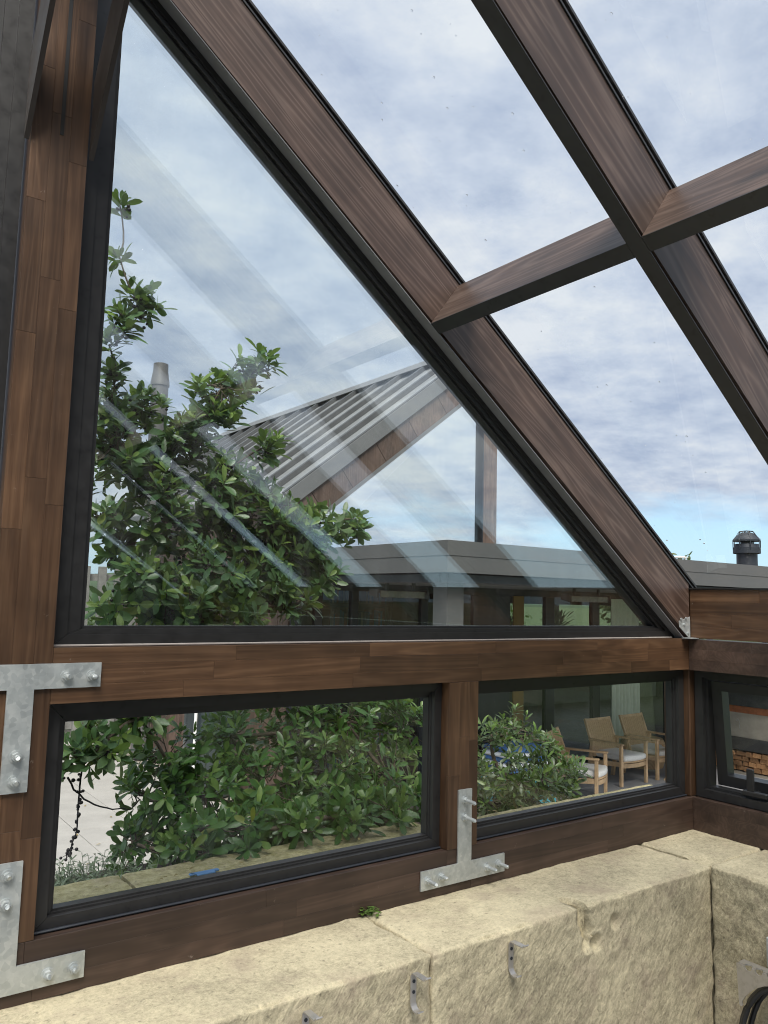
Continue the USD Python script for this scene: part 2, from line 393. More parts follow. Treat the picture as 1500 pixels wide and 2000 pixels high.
def stone(name, warm, moss=0.0):
    n = {'g': ('geometry', {}), 'o': ('object_info', {}),
         'off': ('vector_math', {'math_type': 'scale', 'vector1': (3.3, 2.7, 1.9)}), 'add': ('vector_math', {'math_type': 'add'}),
         'n1': ('noise_texture', {'scale': 3.0, 'detail': 6.0, 'roughness': 0.62, 'distortion': 0.4}),
         'n2': ('noise_texture', {'scale': 34.0, 'detail': 8.0, 'roughness': 0.85}),
         'n3': ('noise_texture', {'scale': 95.0, 'detail': 6.0, 'roughness': 0.9}),
         'sp': ('noise_texture', {'scale': 75.0, 'detail': 2.0, 'roughness': 0.5}),
         'spr': ('map_range', {'from_min': 0.62, 'from_max': 0.80, 'to_min': 0.0, 'to_max': 0.6, 'clamp': True}),
         'm1': ('mix_float', {'fac': 0.5}), 'm2': ('mix_float', {'fac': 0.42}),
         'ramp': ('rgb_ramp', {'ramp': [(0.36, tuple(c * 0.34 for c in warm)), (0.46, tuple(c * 0.74 for c in warm)), (0.525, warm), (0.62, tuple(min(0.85, c * 1.25) for c in warm))]}),
         'dk': ('mix_color', {'blend_type': 'mix', 'b': (0.09, 0.08, 0.06)}),
         # pinkish-grey weathering patches
         'pn': ('noise_texture', {'scale': 5.5, 'detail': 5.0, 'roughness': 0.7}),
         'pr': ('map_range', {'from_min': 0.5, 'from_max': 0.66, 'to_min': 0.0, 'to_max': 0.55, 'clamp': True}),
         'pk': ('mix_color', {'blend_type': 'mix', 'b': (0.36, 0.29, 0.22)}),
         # chisel strokes run diagonally over the sawn face (kept off the top by the normal)
         'rot': ('mapping', {'mapping_type': 'point', 'rotation': (0.0, 0.9, 0.35)}),
         'sc': ('mapping', {'mapping_type': 'point', 'scale': (2.2, 75.0, 75.0)}),
         'ch': ('noise_texture', {'scale': 1.0, 'detail': 4.0, 'roughness': 0.6, 'distortion': 0.8}),
         'sepn': ('separate_xyz', {}), 'side': ('math', {'math_type': 'subtract', 'value1': 1.0}), 'ab': ('math', {'math_type': 'absolute'}),
         'chm': ('math', {'math_type': 'multiply'}), 'chs': ('math', {'math_type': 'multiply', 'value2': 1.6}),
         'h1': ('math', {'math_type': 'multiply_add', 'value2': 0.5}), 'h2': ('math', {'math_type': 'multiply_add', 'value2': 0.6}),
         'chc': ('map_range', {'from_min': 0.40, 'from_max': 0.58, 'to_min': 0.80, 'to_max': 1.08, 'clamp': True}),
         'cmix': ('mix_float', {'a': 1.0}), 'cm': ('vector_math', {'math_type': 'scale'}),
         'b': ('bump', {'strength': 0.65, 'distance': 0.005}),
         'p': ('principled_bsdf', {'roughness': 0.92, 'specular_ior_level': 0.25})}
    l = [('o.random', 'off.scale'), ('g.position', 'add.vector1'), ('off.vector', 'add.vector2')]
    l += [('add.vector', k + '.vector') for k in ('n1', 'n2', 'n3', 'sp', 'pn', 'rot')]
    l += [('rot.vector', 'sc.vector'), ('sc.vector', 'ch.vector'), ('n1.fac', 'm1.a'), ('n2.fac', 'm1.b'), ('m1.result', 'm2.a'), ('n3.fac', 'm2.b'),
          ('m2.result', 'ramp.fac'), ('ramp.color', 'pk.a'), ('pn.fac', 'pr.value'), ('pr.result', 'pk.fac'), ('pk.result', 'dk.a'), ('sp.fac', 'spr.value'), ('spr.result', 'dk.fac'),
          ('g.true_normal', 'sepn.vector'), ('sepn.z', 'ab.value1'), ('ab.value', 'side.value2'),
          ('ch.fac', 'chm.value1'), ('side.value', 'chm.value2'), ('chm.value', 'chs.value1'),
          ('n3.fac', 'h1.value1'), ('chs.value', 'h1.value3'), ('n2.fac', 'h2.value1'), ('h1.value', 'h2.value3'), ('h2.value', 'b.height'),
          ('ch.fac', 'chc.value'), ('chc.result', 'cmix.b'), ('side.value', 'cmix.fac'), ('dk.result', 'cm.vector1'), ('cmix.result', 'cm.scale'),
          ('cm.vector', 'p.base_color'), ('b.normal', 'p.normal')]
    if moss:
        n.update({'mn': ('noise_texture', {'scale': 30.0, 'detail': 7.0, 'roughness': 0.75}), 'mr': ('map_range', {'from_min': 0.42, 'from_max': 0.6, 'to_min': 0.0, 'to_max': moss, 'clamp': True}),
                  'mm': ('mix_color', {'blend_type': 'mix', 'b': (0.17, 0.15, 0.035)})})
        l = [x for x in l if x != ('cm.vector', 'p.base_color')]
        l += [('add.vector', 'mn.vector'), ('mn.fac', 'mr.value'), ('mr.result', 'mm.fac'), ('cm.vector', 'mm.a'), ('mm.result', 'p.base_color')]
    mat(name, n, l, 'p.BSDF')


stone('limestone', (0.575, 0.51, 0.35))
stone('limestone_mossy', (0.47, 0.41, 0.24), 0.5)


def leaf(name, stops, rough=0.36, trans=0.22, tcol=(0.16, 0.26, 0.04)):
    mat(name, {'g': ('geometry', {}), 'o': ('object_info', {}), 'a': ('math', {'math_type': 'multiply_add', 'value2': 7.13}), 'f': ('math', {'math_type': 'fraction'}),
               'r': ('rgb_ramp', {'ramp': stops}), 'n': ('noise_texture', {'scale': 40.0, 'detail': 3.0}), 'nr': ('map_range', {'from_min': 0.3, 'from_max': 0.7, 'to_min': 0.8, 'to_max': 1.2}),
               's': ('vector_math', {'math_type': 'scale'}),
               'bk': ('mix_color', {'blend_type': 'mix', 'b': (0.13, 0.17, 0.09)}), 'bf': ('math', {'math_type': 'multiply', 'value2': 0.6}),
               'p': ('principled_bsdf', {'roughness': rough, 'specular_ior_level': 0.5}), 't': ('translucent_bsdf', {'color': tcol}), 'mx': ('mix_closure', {'fac': trans})},
        [('o.random', 'a.value1'), ('g.random_per_island', 'a.value3'), ('a.value', 'f.value1'), ('f.value', 'r.fac'), ('g.position', 'n.vector'), ('n.fac', 'nr.value'),
         ('r.color', 's.vector1'), ('nr.result', 's.scale'), ('s.vector', 'bk.a'), ('g.backfacing', 'bf.value1'), ('bf.value', 'bk.fac'), ('bk.result', 'p.base_color'),
         ('p.BSDF', 'mx.closure1'), ('t.BSDF', 'mx.closure2')], 'mx.closure')


leaf('leaf_large', [(0, (0.032, 0.076, 0.030)), (0.5, (0.060, 0.126, 0.050)), (0.85, (0.105, 0.185, 0.070)), (0.95, (0.13, 0.19, 0.06)), (1, (0.20, 0.20, 0.03))])
leaf('leaf_hedge', [(0, (0.030, 0.078, 0.016)), (0.5, (0.056, 0.132, 0.026)), (0.85, (0.105, 0.195, 0.040)), (0.96, (0.11, 0.18, 0.035)), (1, (0.30, 0.26, 0.03))])
leaf('leaf_new', [(0, (0.11, 0.19, 0.05)), (0.6, (0.15, 0.24, 0.06)), (1, (0.20, 0.29, 0.07))], trans=0.35)
leaf('leaf_olive', [(0, (0.046, 0.076, 0.028)), (0.5, (0.075, 0.118, 0.040)), (0.9, (0.10, 0.14, 0.045)), (1, (0.20, 0.17, 0.05))])
leaf('leaf_dry', [(0, (0.10, 0.06, 0.03)), (0.6, (0.17, 0.11, 0.05)), (1, (0.26, 0.20, 0.08))], rough=0.8, trans=0.1)
leaf('leaf_silver', [(0, (0.12, 0.16, 0.10)), (0.6, (0.18, 0.23, 0.15)), (1, (0.26, 0.31, 0.20))], rough=0.6)
leaf('leaf_palm', [(0, (0.12, 0.20, 0.08)), (1, (0.26, 0.36, 0.18))], rough=0.5)
leaf('leaf_far', [(0, (0.045, 0.07, 0.025)), (0.6, (0.07, 0.10, 0.035)), (1, (0.12, 0.14, 0.05))], rough=0.7)

mat('wicker', {'g': ('geometry', {}), 'm': ('mapping', {'mapping_type': 'point', 'scale': (95.0, 95.0, 70.0)}), 'c': ('checker_texture', {'scale': 1.0, 'color1': (0.66, 0.46, 0.26), 'color2': (0.38, 0.24, 0.12)}),
               'n': ('noise_texture', {'scale': 25.0, 'detail': 3.0}), 'mx': ('mix_color', {'blend_type': 'mix', 'fac': 0.35, 'b': (0.48, 0.32, 0.17)}), 'b': ('bump', {'strength': 0.5, 'distance': 0.004}),
               'p': ('principled_bsdf', {'roughness': 0.65})},
    [('g.position', 'm.vector'), ('m.vector', 'c.vector'), ('c.color', 'mx.a'), ('c.fac', 'b.height'), ('mx.result', 'p.base_color'), ('b.normal', 'p.normal')], 'p.BSDF')

# ------------------------------------------------------------------ ground, terrace, hills
obj('ground', (np.array([[-900, -900, -2.62], [900, -900, -2.62], [900, 900, -2.62], [-900, 900, -2.62]]), np.array([[0, 1, 2], [0, 2, 3]])), 'lawn',
    label='green lawn running out from the terrace to the hills', cat='ground', kind='structure')
ter = obj('terrace', box(-6, 15, 2.66, 15.5, -2.60, -2.52), 'joint_sand', label='paved terrace of grey slabs between the glasshouse and the house', cat='terrace', kind='structure')
JX = [2.60 - 0.58 * k for k in range(2, -1, -1)] + [2.60 + 0.58 * k for k in range(1, 5)]
JY = [9.52 - 0.58 * k for k in range(10, -1, -1)] + [9.52 + 0.58 * k for k in range(1, 10)]
for a in range(len(JX) - 1):
    for b in range(len(JY) - 1):
        if not (JX[a] > 4.0 and JY[b] > 4.4 and JX[a] > 4.2):
            t = NPR.uniform(-0.0015, 0.0015)
            obj('paving_slab', box(JX[a] + .003, JX[a + 1] - .003, JY[b] + .003, JY[b + 1] - .003, -2.545, -2.5 + t, 0.003), 'slab_light', ter)
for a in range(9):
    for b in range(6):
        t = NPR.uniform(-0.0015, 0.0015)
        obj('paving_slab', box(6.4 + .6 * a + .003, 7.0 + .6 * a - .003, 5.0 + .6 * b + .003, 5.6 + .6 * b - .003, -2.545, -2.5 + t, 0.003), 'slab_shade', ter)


def hill(name, cx, cy, rx, ry, h, label, seed):
    n = 60
    u, v = np.meshgrid(np.linspace(-1, 1, n), np.linspace(-1, 1, n), indexing='ij')
    r = np.sqrt(u * u + v * v)
    z = h * np.clip(1 - r ** 2, -0.05, 1) * (0.75 + 0.5 * meshkit.fbm(np.stack([u * 3, v * 3, 0 * u], -1), 4, seed)) - 4
    p = np.stack([cx + rx * u, cy + ry * v, z], -1).reshape(-1, 3)
    i, j = np.meshgrid(np.arange(n - 1), np.arange(n - 1), indexing='ij')
    q = np.stack([i * n + j, (i + 1) * n + j, (i + 1) * n + j + 1, i * n + j + 1], -1).reshape(-1, 4)
    obj(name, (p, np.vstack([q[:, [0, 1, 2]], q[:, [0, 2, 3]]])), 'hill_green', smooth=True, label=label, cat='hill', kind='structure')


hill('hills', 420, 520, 420, 150, 26, 'low green hills far beyond the house', 3)

# ------------------------------------------------------------------ glasshouse
nR, dR = np.array([math.sin(RP), 0, math.cos(RP)]), np.array([math.cos(RP), 0, -math.sin(RP)])
XR, ZW = 0.438, None                # ridge line


def zc(c, x):                        # height on the roof plane offset c (right-hand slope)
    return (c - nR[0] * x) / nR[2]


C1, C2, C3 = 1.718, 1.9245, 1.932     # underside of rafters, their top, underside of the glass
XW = 3.10                            # inner face of the eaves wall
GH = thing('glasshouse', 'dark stained timber glasshouse with black window frames and a sloping glass roof', 'glasshouse', (1.4, 0.0, -1.72))
YS = [2.0 - 0.827 * k for k in range(7)]


def mirror(m):
    v, f = vf(m)
    v = v.copy(); v[:, 0] = 2 * XR - v[:, 0]
    return v, f[:, ::-1]


# floor inside (below the picture)
obj('floor', box(-2.2, 3.0, -3.2, 1.7, -2.50, -1.72), 'slab_shade', label='grey stone floor inside the glasshouse', cat='floor', kind='structure')


def staves(parent, mat_, axis, bounds, span, lens, front, depth, seed, gap=0.00025, jitter=0.0003, xface=False):
    """finger-jointed lamellae: rows across 'bounds', cut along 'span'"""
    rg = random.Random(seed)
    for a, b in zip(bounds[:-1], bounds[1:]):
        s = span[0] - rg.random() * lens[0]
        while s < span[1]:
            e = s + rg.uniform(*lens)
            if span[1] - e < 0.06:
                e = span[1]
            lo, hi = max(s, span[0]), min(e, span[1])
            if hi - lo > 0.01:
                f0 = front + rg.uniform(0, jitter)
                if axis == 2:
                    m = box(a + gap * .4, b - gap * .4, f0, f0 + depth, lo + gap, hi - gap, 0.0004)
                elif axis == 0:
                    m = box(lo + gap, hi - gap, f0, f0 + depth, a + gap * .4, b - gap * .4, 0.0004)
                else:
                    m = box(f0, f0 + depth, lo + gap, hi - gap, a + gap * .4, b - gap * .4, 0.0004)
                obj('timber_stave', m, mat_, parent)
            s = e


PX0, PX1 = 0.372, 0.506
zp = zc(C1, XR)
post = obj('gable_post', box(PX0 + .002, PX1 - .002, 2.012, 2.125, -0.79, zp + 0.05), 'wood_upright', GH)
staves(post, 'wood_upright', 2, [PX0, 0.416, 0.463, PX1], (-0.79, zp + 0.05), (0.28, 0.52), 2.0, 0.0118, 4)
obj('knife_plate', box(0.437, 0.446, 1.9988, 2.006, 1.13, zp + 0.04), 'gasket', post)  # raised dark strip standing for the shaded kerf slot in the post
tr = obj('transom', box(PX1 + .001, XW + .09, 2.012, 2.128, -0.262, -0.135), 'wood_level_x', GH)
staves(tr, 'wood_level_x', 0, [-0.264, -0.221, -0.173, -0.133], (PX1 + .0005, XW + .03), (0.22, 0.55), 2.0, 0.0118, 5)
tr2 = obj('transom', box(-2.2, PX0 - .001, 2.0, 2.128, -0.264, -0.133, 0.002), 'wood_level_x', GH)
sill = obj('sill_beam', box(-2.2, XW + .1, 2.012, 2.130, -0.922, -0.793), 'wood_sill', GH)
staves(sill, 'wood_sill', 0, [-0.924, -0.880, -0.836, -0.791], (-0.4, XW + .03), (0.35, 0.8), 2.0, 0.0118, 6)
mu = obj('mullion', box(1.747, 1.871, 2.012, 2.128, -0.791, -0.264), 'wood_upright', GH)
staves(mu, 'wood_upright', 2, [1.745, 1.792, 1.834, 1.873], (-0.7905, -0.2645), (0.25, 0.5), 1.998, 0.0138, 9)
obj('corner_post', box(3.106, 3.25, 2.010, 2.135, -0.7915, -0.2635, 0.003), 'wood_upright', GH)
# eaves wall, running towards the camera on the right
tb = obj('transom', box(XW + .002, XW + .13, -3.0, 1.999, -0.262, -0.139), 'wood_level_y', GH)
staves(tb, 'wood_sill', 1, [-0.266, -0.222, -0.178, -0.137], (-1.2, 1.999), (0.5, 0.9), XW - .010, 0.0118, 12)
sb = obj('sill_beam', box(XW + .012, XW + .13, -3.0, 1.9985, -0.922, -0.793), 'wood_sill', GH)
staves(sb, 'wood_sill', 1, [-0.924, -0.880, -0.836, -0.791], (-1.2, 1.9985), (0.5, 0.9), XW, 0.0118, 13)
eb = obj('eaves_beam', box(XW + .015, XW + .08, -3.0, 2.12, -0.131, 0.072), 'wood_level_y', GH)
staves(eb, 'wood_level_y', 1, [-0.132, -0.082, -0.028, 0.022, 0.074], (-1.2, 1.998), (0.35, 0.8), XW + .003, 0.0118, 14)
obj('eaves_flashing', cat([box(XW - .004, XW + .09, -3.0, 2.14, 0.0755, 0.0815), box(XW + .09, XW + .095, -3.0, 2.14, -0.05, 0.0815)]), 'black_aluminium', GH)

# rafters of both slopes, with their black glazing bars
def rafter_poly(c0, c1, x1):
    xe = x1
    return [(XR, zc(c0, XR)), (xe, zc(c0, xe)), (xe, zc(c1, xe)), (XR, zc(c1, XR))]


for k, y in enumerate(YS):
    th = 0.09 if k == 0 else 0.046
    p = rafter_poly(C1, C2, XW - .001)
    p[1] = (XW - .001, max(p[1][1], -0.131))
    m = xz(p, y, y + th)
    cap = xz(rafter_poly(C1 - .003, C1 - .0003, XW - .02), y + .0005, y + th - .0005)
    for side in (0, 1):
        r = obj('rafter', mirror(m) if side else m, 'wood_rafter_far_slope' if side else 'wood_rafter', GH)
        bar = cat([xz(rafter_poly(C2 + .0005, C3 - .001, XW + .05), y - .004, y + th + .004), xz(rafter_poly(C3 + .009, C3 + .017, XW + .05), y - .006, y + th + .006)])
        obj('underside_strip', mirror(cap) if side else cap, 'sky_sheen_grey' if k == 0 else 'black_aluminium', r)
        obj('glazing_bar', mirror(bar) if side else bar, 'black_aluminium', r)
# purlins between the rafters, flush with their undersides
S0, S1 = 0.768, 0.815
def sxz(s, c):
    q = s * dR + c * nR
    return (q[0], q[2])


for k in range(len(YS) - 1):
    y0, y1 = YS[k + 1] + 0.0465, YS[k] - 0.0005
    m = xz([sxz(S0, C1 + .001), sxz(S1, C1 + .001), sxz(S1, C2 - .004), sxz(S0, C2 - .004)], y0, y1)
    cap = xz([sxz(S0, C1 - .003), sxz(S1, C1 - .003), sxz(S1, C1 + .0006), sxz(S0, C1 + .0006)], y0, y1)
    for fl in (lambda q: q, mirror):
        pu = obj('purlin', fl(m), 'wood_purlin', GH)
        obj('underside_strip', fl(cap), 'black_aluminium', pu)
# ridge beam
obj('ridge_beam', box(XR - .07, XR + .07, -3.0, 1.999, zc(C1, XR) - .12, zc(C2, XR) - .05, 0.004), 'wood_level_y', GH)
# roof panes: one sheet per bay and slope
drops = []
for k in range(len(YS) - 1):
    ya, yb = YS[k + 1] + .03, YS[k] + (.08 if k == 0 else .016)
    m = xz(rafter_poly(C3, C3 + .008, XW + .06), ya, yb)
    g = obj('roof_pane', m, 'glass_roof', GH)
    obj('roof_pane', mirror(m), 'glass_roof', GH)
    if k < 3:
        ds = []
        for _ in range(90 if k else 110):
            s = NPR.uniform(-0.5, 2.3); y = NPR.uniform(ya + .02, yb - .02); r = 0.0014 + 0.0030 * NPR.rand() ** 2
            c = s * dR + (C3 + .008) * nR; c[1] = y
            d = trimesh.creation.icosphere(subdivisions=1, radius=r); v = np.array(d.vertices)
            v = v - np.outer(v @ nR, nR) * 0.5
            ds.append((v + c, d.faces))
        obj('rain_drop', cat(ds), 'water_drop', g, smooth=True, kind='stuff')

added_wall = obj('rear_wall', box(-2.24, XW + .1, -3.13, -3.03, -1.72, -0.10), 'dark_frame', GH)  # unseen wall added behind the camera to keep the lawn out of glass reflections
obj('rear_gable_boarding', xz([(-2.2, -.095), (XW - .02, -.095), (XR, zc(C1, XR) - .14)], -3.12, -3.05), 'dark_frame', added_wall)  # added unseen boarding, near black so the panes mirror no brown
# bracing plates that flank the head of the gable post
for xs in (PX0 - .016, PX1 + .004):
    obj('brace_plate', yz([(2.0, 1.09), (2.0, 1.30), (1.69, 1.73), (1.54, 1.73)], xs, xs + .012), 'brace_paint', GH)


def mitred(outer, inner, y0, y1, gap=0.0005):
    """ring between two polygons (same vertex count) as mitred lengths"""
    ms = []
    n = len(outer)
    for i in range(n):
        a, b, c, d = [np.array(p, float) for p in (outer[i], outer[(i + 1) % n], inner[(i + 1) % n], inner[i])]
        t = (b - a) / np.linalg.norm(b - a) * gap
        pts = [a + t, b - t, c - t, d + t]
        P = Polygon(pts)
        if P.area > 1e-7:
            ms.append(xz(pts if P.exterior.is_ccw else pts[::-1], y0, y1))
    return ms


def tri(x, z, c):
    """triangle bounded by the vertical x, the level z and the slope c"""
    xe = (c - nR[2] * z) / nR[0]
    return [(x, z), (xe, z), (x, zc(c, x))]


def gable_window(flip):
    fl = mirror if flip else (lambda m: m)
    o, s, i, b = tri(PX1 + .004, -0.130, C1 - .004), tri(0.545, -0.104, 1.697), tri(0.577, -0.091, 1.682), tri(0.589, -0.084, 1.6735)
    fr = obj('gable_window_frame', fl(cat(mitred(o, s, 2.040, 2.10) + mitred(s, i, 2.046, 2.10))), 'black_aluminium', GH)
    obj('glazing_bead', fl(cat(mitred(i, b, 2.056, 2.10))), 'gasket', fr)
    e = tri(0.580, -0.089, 1.680)
    obj('pane', fl(cat([xz(e, 2.070, 2.074), xz(e, 2.090, 2.094)])), 'glass_gable', fr)
    if not flip:
        obj('sealant_bead', box(PX1, 3.02, 2.030, 2.0395, -0.1335, -0.1275, 0.002), 'silicone', fr)


gable_window(False)
gable_window(True)


def rect(x0, x1, z0, z1):
    return [(x0, z0), (x1, z0), (x1, z1), (x0, z1)]


def low_window(x0, x1, il=(.031, .043, .0495), ir=(.030, .033, .036), ib=(.028, .033, .038), it=(.029, .040, .050)):
    z0, z1 = -0.789, -0.266
    o, s, t, b = rect(x0, x1, z0, z1), *(rect(x0 + il[k], x1 - ir[k], z0 + ib[k], z1 - it[k]) for k in range(3))
    fr = obj('window_frame', cat(mitred(o, s, 2.036, 2.088) + mitred(s, t, 2.052, 2.088)), 'black_aluminium', GH)
    obj('glazing_bead', cat(mitred(t, b, 2.060, 2.088)), 'black_aluminium', fr)
    obj('pane', box(b[0][0] - .003, b[1][0] + .003, 2.076, 2.080, b[0][1] - .003, b[2][1] + .003), 'glass_window', fr)
    obj('sealant_bead', box(x0, x1, 2.026, 2.0355, z0 - .0015, z0 + .004, 0.002), 'dark_steel', fr)


low_window(PX1 + .004, 1.744)
low_window(1.875, 3.104, ir=(.038, .046, .052), ib=(.034, .040, .046))
low_window(-1.0, PX0 - .004)

# opening window in the eaves wall, its sash tilted outwards
Y0, Y1, ZB, ZT = 0.55, 2.004, -0.789, -0.268
def yrect(a, b, c, d):
    return [(a, c), (b, c), (b, d), (a, d)]


def ring_x(o, i, x0, x1):
    m = trimesh.creation.extrude_polygon(Polygon(o, [i]), x1 - x0, engine='earcut')
    v = np.array(m.vertices)
    return trimesh.Trimesh(np.stack([x0 + v[:, 2], v[:, 0], v[:, 1]], 1), m.faces, process=False)


fB = obj('window_frame', cat([ring_x(yrect(Y0, Y1, ZB, ZT), yrect(Y0 + .035, Y1 - .035, ZB + .033, ZT - .028), XW + .036, XW + .11),
                              ring_x(yrect(Y0 + .035, Y1 - .035, ZB + .033, ZT - .028), yrect(Y0 + .047, Y1 - .047, ZB + .044, ZT - .038), XW + .060, XW + .11)]), 'black_aluminium', GH)
TA = math.radians(5.5)
def tilt(m):
    v, f = vf(m)
    v = v.copy()
    h, x0 = ZT - .045, XW + .115
    dx, dz = v[:, 0] - x0, v[:, 2] - h
    v[:, 0] = x0 + dx * math.cos(TA) - dz * math.sin(TA)
    v[:, 2] = h + dx * math.sin(TA) + dz * math.cos(TA)
    return v, f


so, si = yrect(Y0 + .052, Y1 - .052, ZB + .048, ZT - .040), yrect(Y0 + .098, Y1 - .098, ZB + .092, ZT - .078)
sash = obj('sash', tilt(ring_x(so, si, XW + .075, XW + .125)), 'black_aluminium', GH)
obj('pane', tilt(box(XW + .098, XW + .102, si[0][0] - .006, si[1][0] + .006, si[0][1] - .006, si[2][1] + .006)), 'glass_window', sash)
st = obj('window_stay', cat([box(XW + .040, XW + .052, 1.755, 1.785, -0.728, -0.640, 0.003), box(XW + .034, XW + .058, 1.70, 1.80, -0.745, -0.726, 0.003), box(XW + .040, XW + .130, 1.764, 1.776, -0.742, -0.734)]), 'black_aluminium', fB)


# bolted galvanised plates
def bolt(x, z, parent, ln, y=1.992):
    r = RNG.uniform(0, 1)
    hexa = [(0.0105 * math.cos(r + k * math.pi / 3), 0.0105 * math.sin(r + k * math.pi / 3)) for k in range(6)]
    nut = xz([(x + a, z + b) for a, b in hexa], y - .012, y - .002)
    was = cyl((x, y, z), (x, y - .0022, z), 0.0145, 18)
    stud = tube([(x, y - .01, z), (x + RNG.uniform(-.002, .002), y - ln, z + RNG.uniform(-.002, .001)), (x, y - ln - .002, z)], [0.0062, 0.0062, 0.0048], 12)
    obj('bolt', cat([was, nut, stud]), 'galvanised', parent, smooth=35)


def tee(name, cx, z0, z1, zbar, bolts, up):
    hw, bw = 0.18, 0.029
    za, zb = zbar
    if up:   # stem upwards from the bar
        pts = [(cx - hw, za), (cx + hw, za), (cx + hw, zb), (cx + bw, zb), (cx + bw, z1), (cx - bw, z1), (cx - bw, zb), (cx - hw, zb)]
    else:
        pts = [(cx - hw, zb), (cx - hw, za), (cx - bw, za), (cx - bw, z0), (cx + bw, z0), (cx + bw, za), (cx + hw, za), (cx + hw, zb)]
    p = obj('tee_plate', xz(pts, 1.992, 1.9975), 'galvanised', GH)
    for x, z, l in bolts:
        bolt(x, z, p, l)


tee('a', 0.438, -0.457, None, (-0.227, -0.169), [(0.538, -0.199, .020), (0.597, -0.200, .024), (0.339, -0.199, .02), (0.280, -0.2, .02), (0.438, -0.376, .020), (0.437, -0.431, .024)], False)
tee('b', 0.441, None, -0.609, (-0.894, -0.836), [(0.439, -0.636, .016), (0.439, -0.698, .016), (0.539, -0.869, .017), (0.597, -0.870, .017), (0.343, -0.87, .018), (0.285, -0.87, .018)], True)
tee('c', 1.815, None, -0.608, (-0.894, -0.836), [(1.814, -0.642, .046), (1.815, -0.696, .046), (1.662, -0.866, .040), (1.719, -0.864, .026), (1.914, -0.868, .044), (1.966, -0.865, .044)], True)
clip = obj('rafter_clip', cat([xz([(3.020, -0.060), (3.098, -0.042), (3.098, -0.128), (3.086, -0.128), (3.022, -0.085)][::1], 1.9955, 1.9985), box(3.04, 3.098, 1.955, 1.9985, -0.1325, -0.1300)]), 'galvanised', GH)
for x, z in ((3.030, -0.052), (3.066, -0.048), (3.052, -0.074), (3.080, -0.110)):
    obj('bolt', cyl((x, 1.9955, z), (x, 1.990, z), 0.005, 8), 'galvanised', clip)

# ------------------------------------------------------------------ limestone wall under the glasshouse
SW = thing('stone_wall', 'low retaining wall of huge pale limestone blocks under the timber sill', 'wall', (1.2, 2.17, -1.72))


def block(x0, x1, y0, y1, z0, z1, res=0.022, r=0.009, seed=0, dents=()):
    m = box(x0, x1, y0, y1, z0, z1)
    v, f = trimesh.remesh.subdivide_to_size(m.vertices, m.faces, res * 1.45)
    mm = trimesh.Trimesh(v, f, process=True); mm.merge_vertices()
    v = np.array(mm.vertices)
    lo, hi = np.array([x0, y0, z0]) + r, np.array([x1, y1, z1]) - r
    rv = r * (0.55 + 0.9 * meshkit.fbm(v * 9, 3, seed))[:, None]
    q = np.clip(v, lo, hi)
    n = v - q
    l = np.linalg.norm(n, axis=1, keepdims=True); n = n / np.maximum(l, 1e-9)
    v = q + n * r
    edge = ((l > r * 1.05) * 1.0)
    amp = 0.010 * (meshkit.fbm(v * 3.1, 3, seed + 3) - .5) + 0.010 * (meshkit.fbm(v * 22, 3, seed + 5) - .5)
    v = v + n * (amp[:, None]) - n * edge * (0.020 * np.clip(meshkit.fbm(v * 13, 3, seed + 8) - .42, 0, 1))[:, None]
    for c, rad, dep in dents:
        d = np.linalg.norm((v - np.array(c)) / np.array(rad), axis=1)
        v = v - n * (dep * np.clip(1 - d, 0, 1) ** 0.7)[:, None]
    return v, np.array(mm.faces)


BL = [(-0.9, 1.4345, 1.695, 2.44, 1, ()),
      (1.4385, 2.7345, 1.692, 2.44, 2, (((2.030, 1.695, -0.940), (0.024, 0.10, 0.050), 0.085), ((2.045, 1.69, -0.975), (0.022, 0.10, 0.045), 0.07), ((2.060, 1.69, -1.005), (0.020, 0.08, 0.035), 0.05), ((2.055, 1.69, -1.04), (0.026, .05, 0.026), 0.030), ((2.10, 1.69, -1.045), (0.026, .05, 0.03), 0.028), ((2.19, 1.69, -1.0), (0.024, .05, 0.028), 0.020))),
      (2.750, 3.72, 1.705, 2.44, 3, (((2.76, 1.74, -0.93), (0.10, 0.07, 0.06), 0.030),)),
      (2.7375, 3.72, 0.42, 1.700, 4, ()), (2.73, 3.72, -0.9, 0.414, 5, ()), (-2.25, -0.906, 1.695, 2.44, 6, ())]
for x0, x1, y0, y1, s, dents in BL:
    obj('stone_block', block(x0, x1, y0, y1, -1.72, -0.924, seed=s * 17, dents=dents, res={1: .016, 2: .0105, 4: .016}.get(s, .024)), 'limestone', SW, smooth=40)
# mossy capping strip along the outer edge
for x0, x1 in ((-0.9, 0.95), (0.955, 2.2), (2.205, 3.72)):
    obj('stone_block', block(x0, x1, 2.446, 2.745 if x0 < 2 else 2.645, -1.72, -0.930, seed=int(x0 * 10) + 50), 'limestone_mossy', SW, smooth=40, label='mossy limestone strip along the outer edge')


def weed(name, label, c, n, l, seed):
    t = thing(name, label, 'weed', c)
    rg = np.random.RandomState(seed)
    st, P, D, N = [], [], [], []
    for _ in range(n):
        a, e = rg.uniform(0, 6.28), rg.uniform(.3, 1.3)
        d = np.array([math.cos(a) * math.cos(e), math.sin(a) * math.cos(e), math.sin(e)])
        p = np.array(c) + d * rg.uniform(.4, 1) * l
        st.append(tube([c, p], [.0008, .0006], 4))
        for _ in range(3):
            b = rg.uniform(0, 6.28); dd = np.array([math.cos(b), math.sin(b), rg.uniform(-.2, .5)]); dd /= np.linalg.norm(dd)
            P.append(p); D.append(dd); N.append([0, 0, 1.0])
    obj('stem', cat(st), 'leaf_new', t)
    L = len(P)
    obj('foliage', leaves(np.array(P), np.array(D), np.array(N), np.full(L, l * .5), np.full(L, l * .3), rg), 'leaf_new', t, kind='stuff')


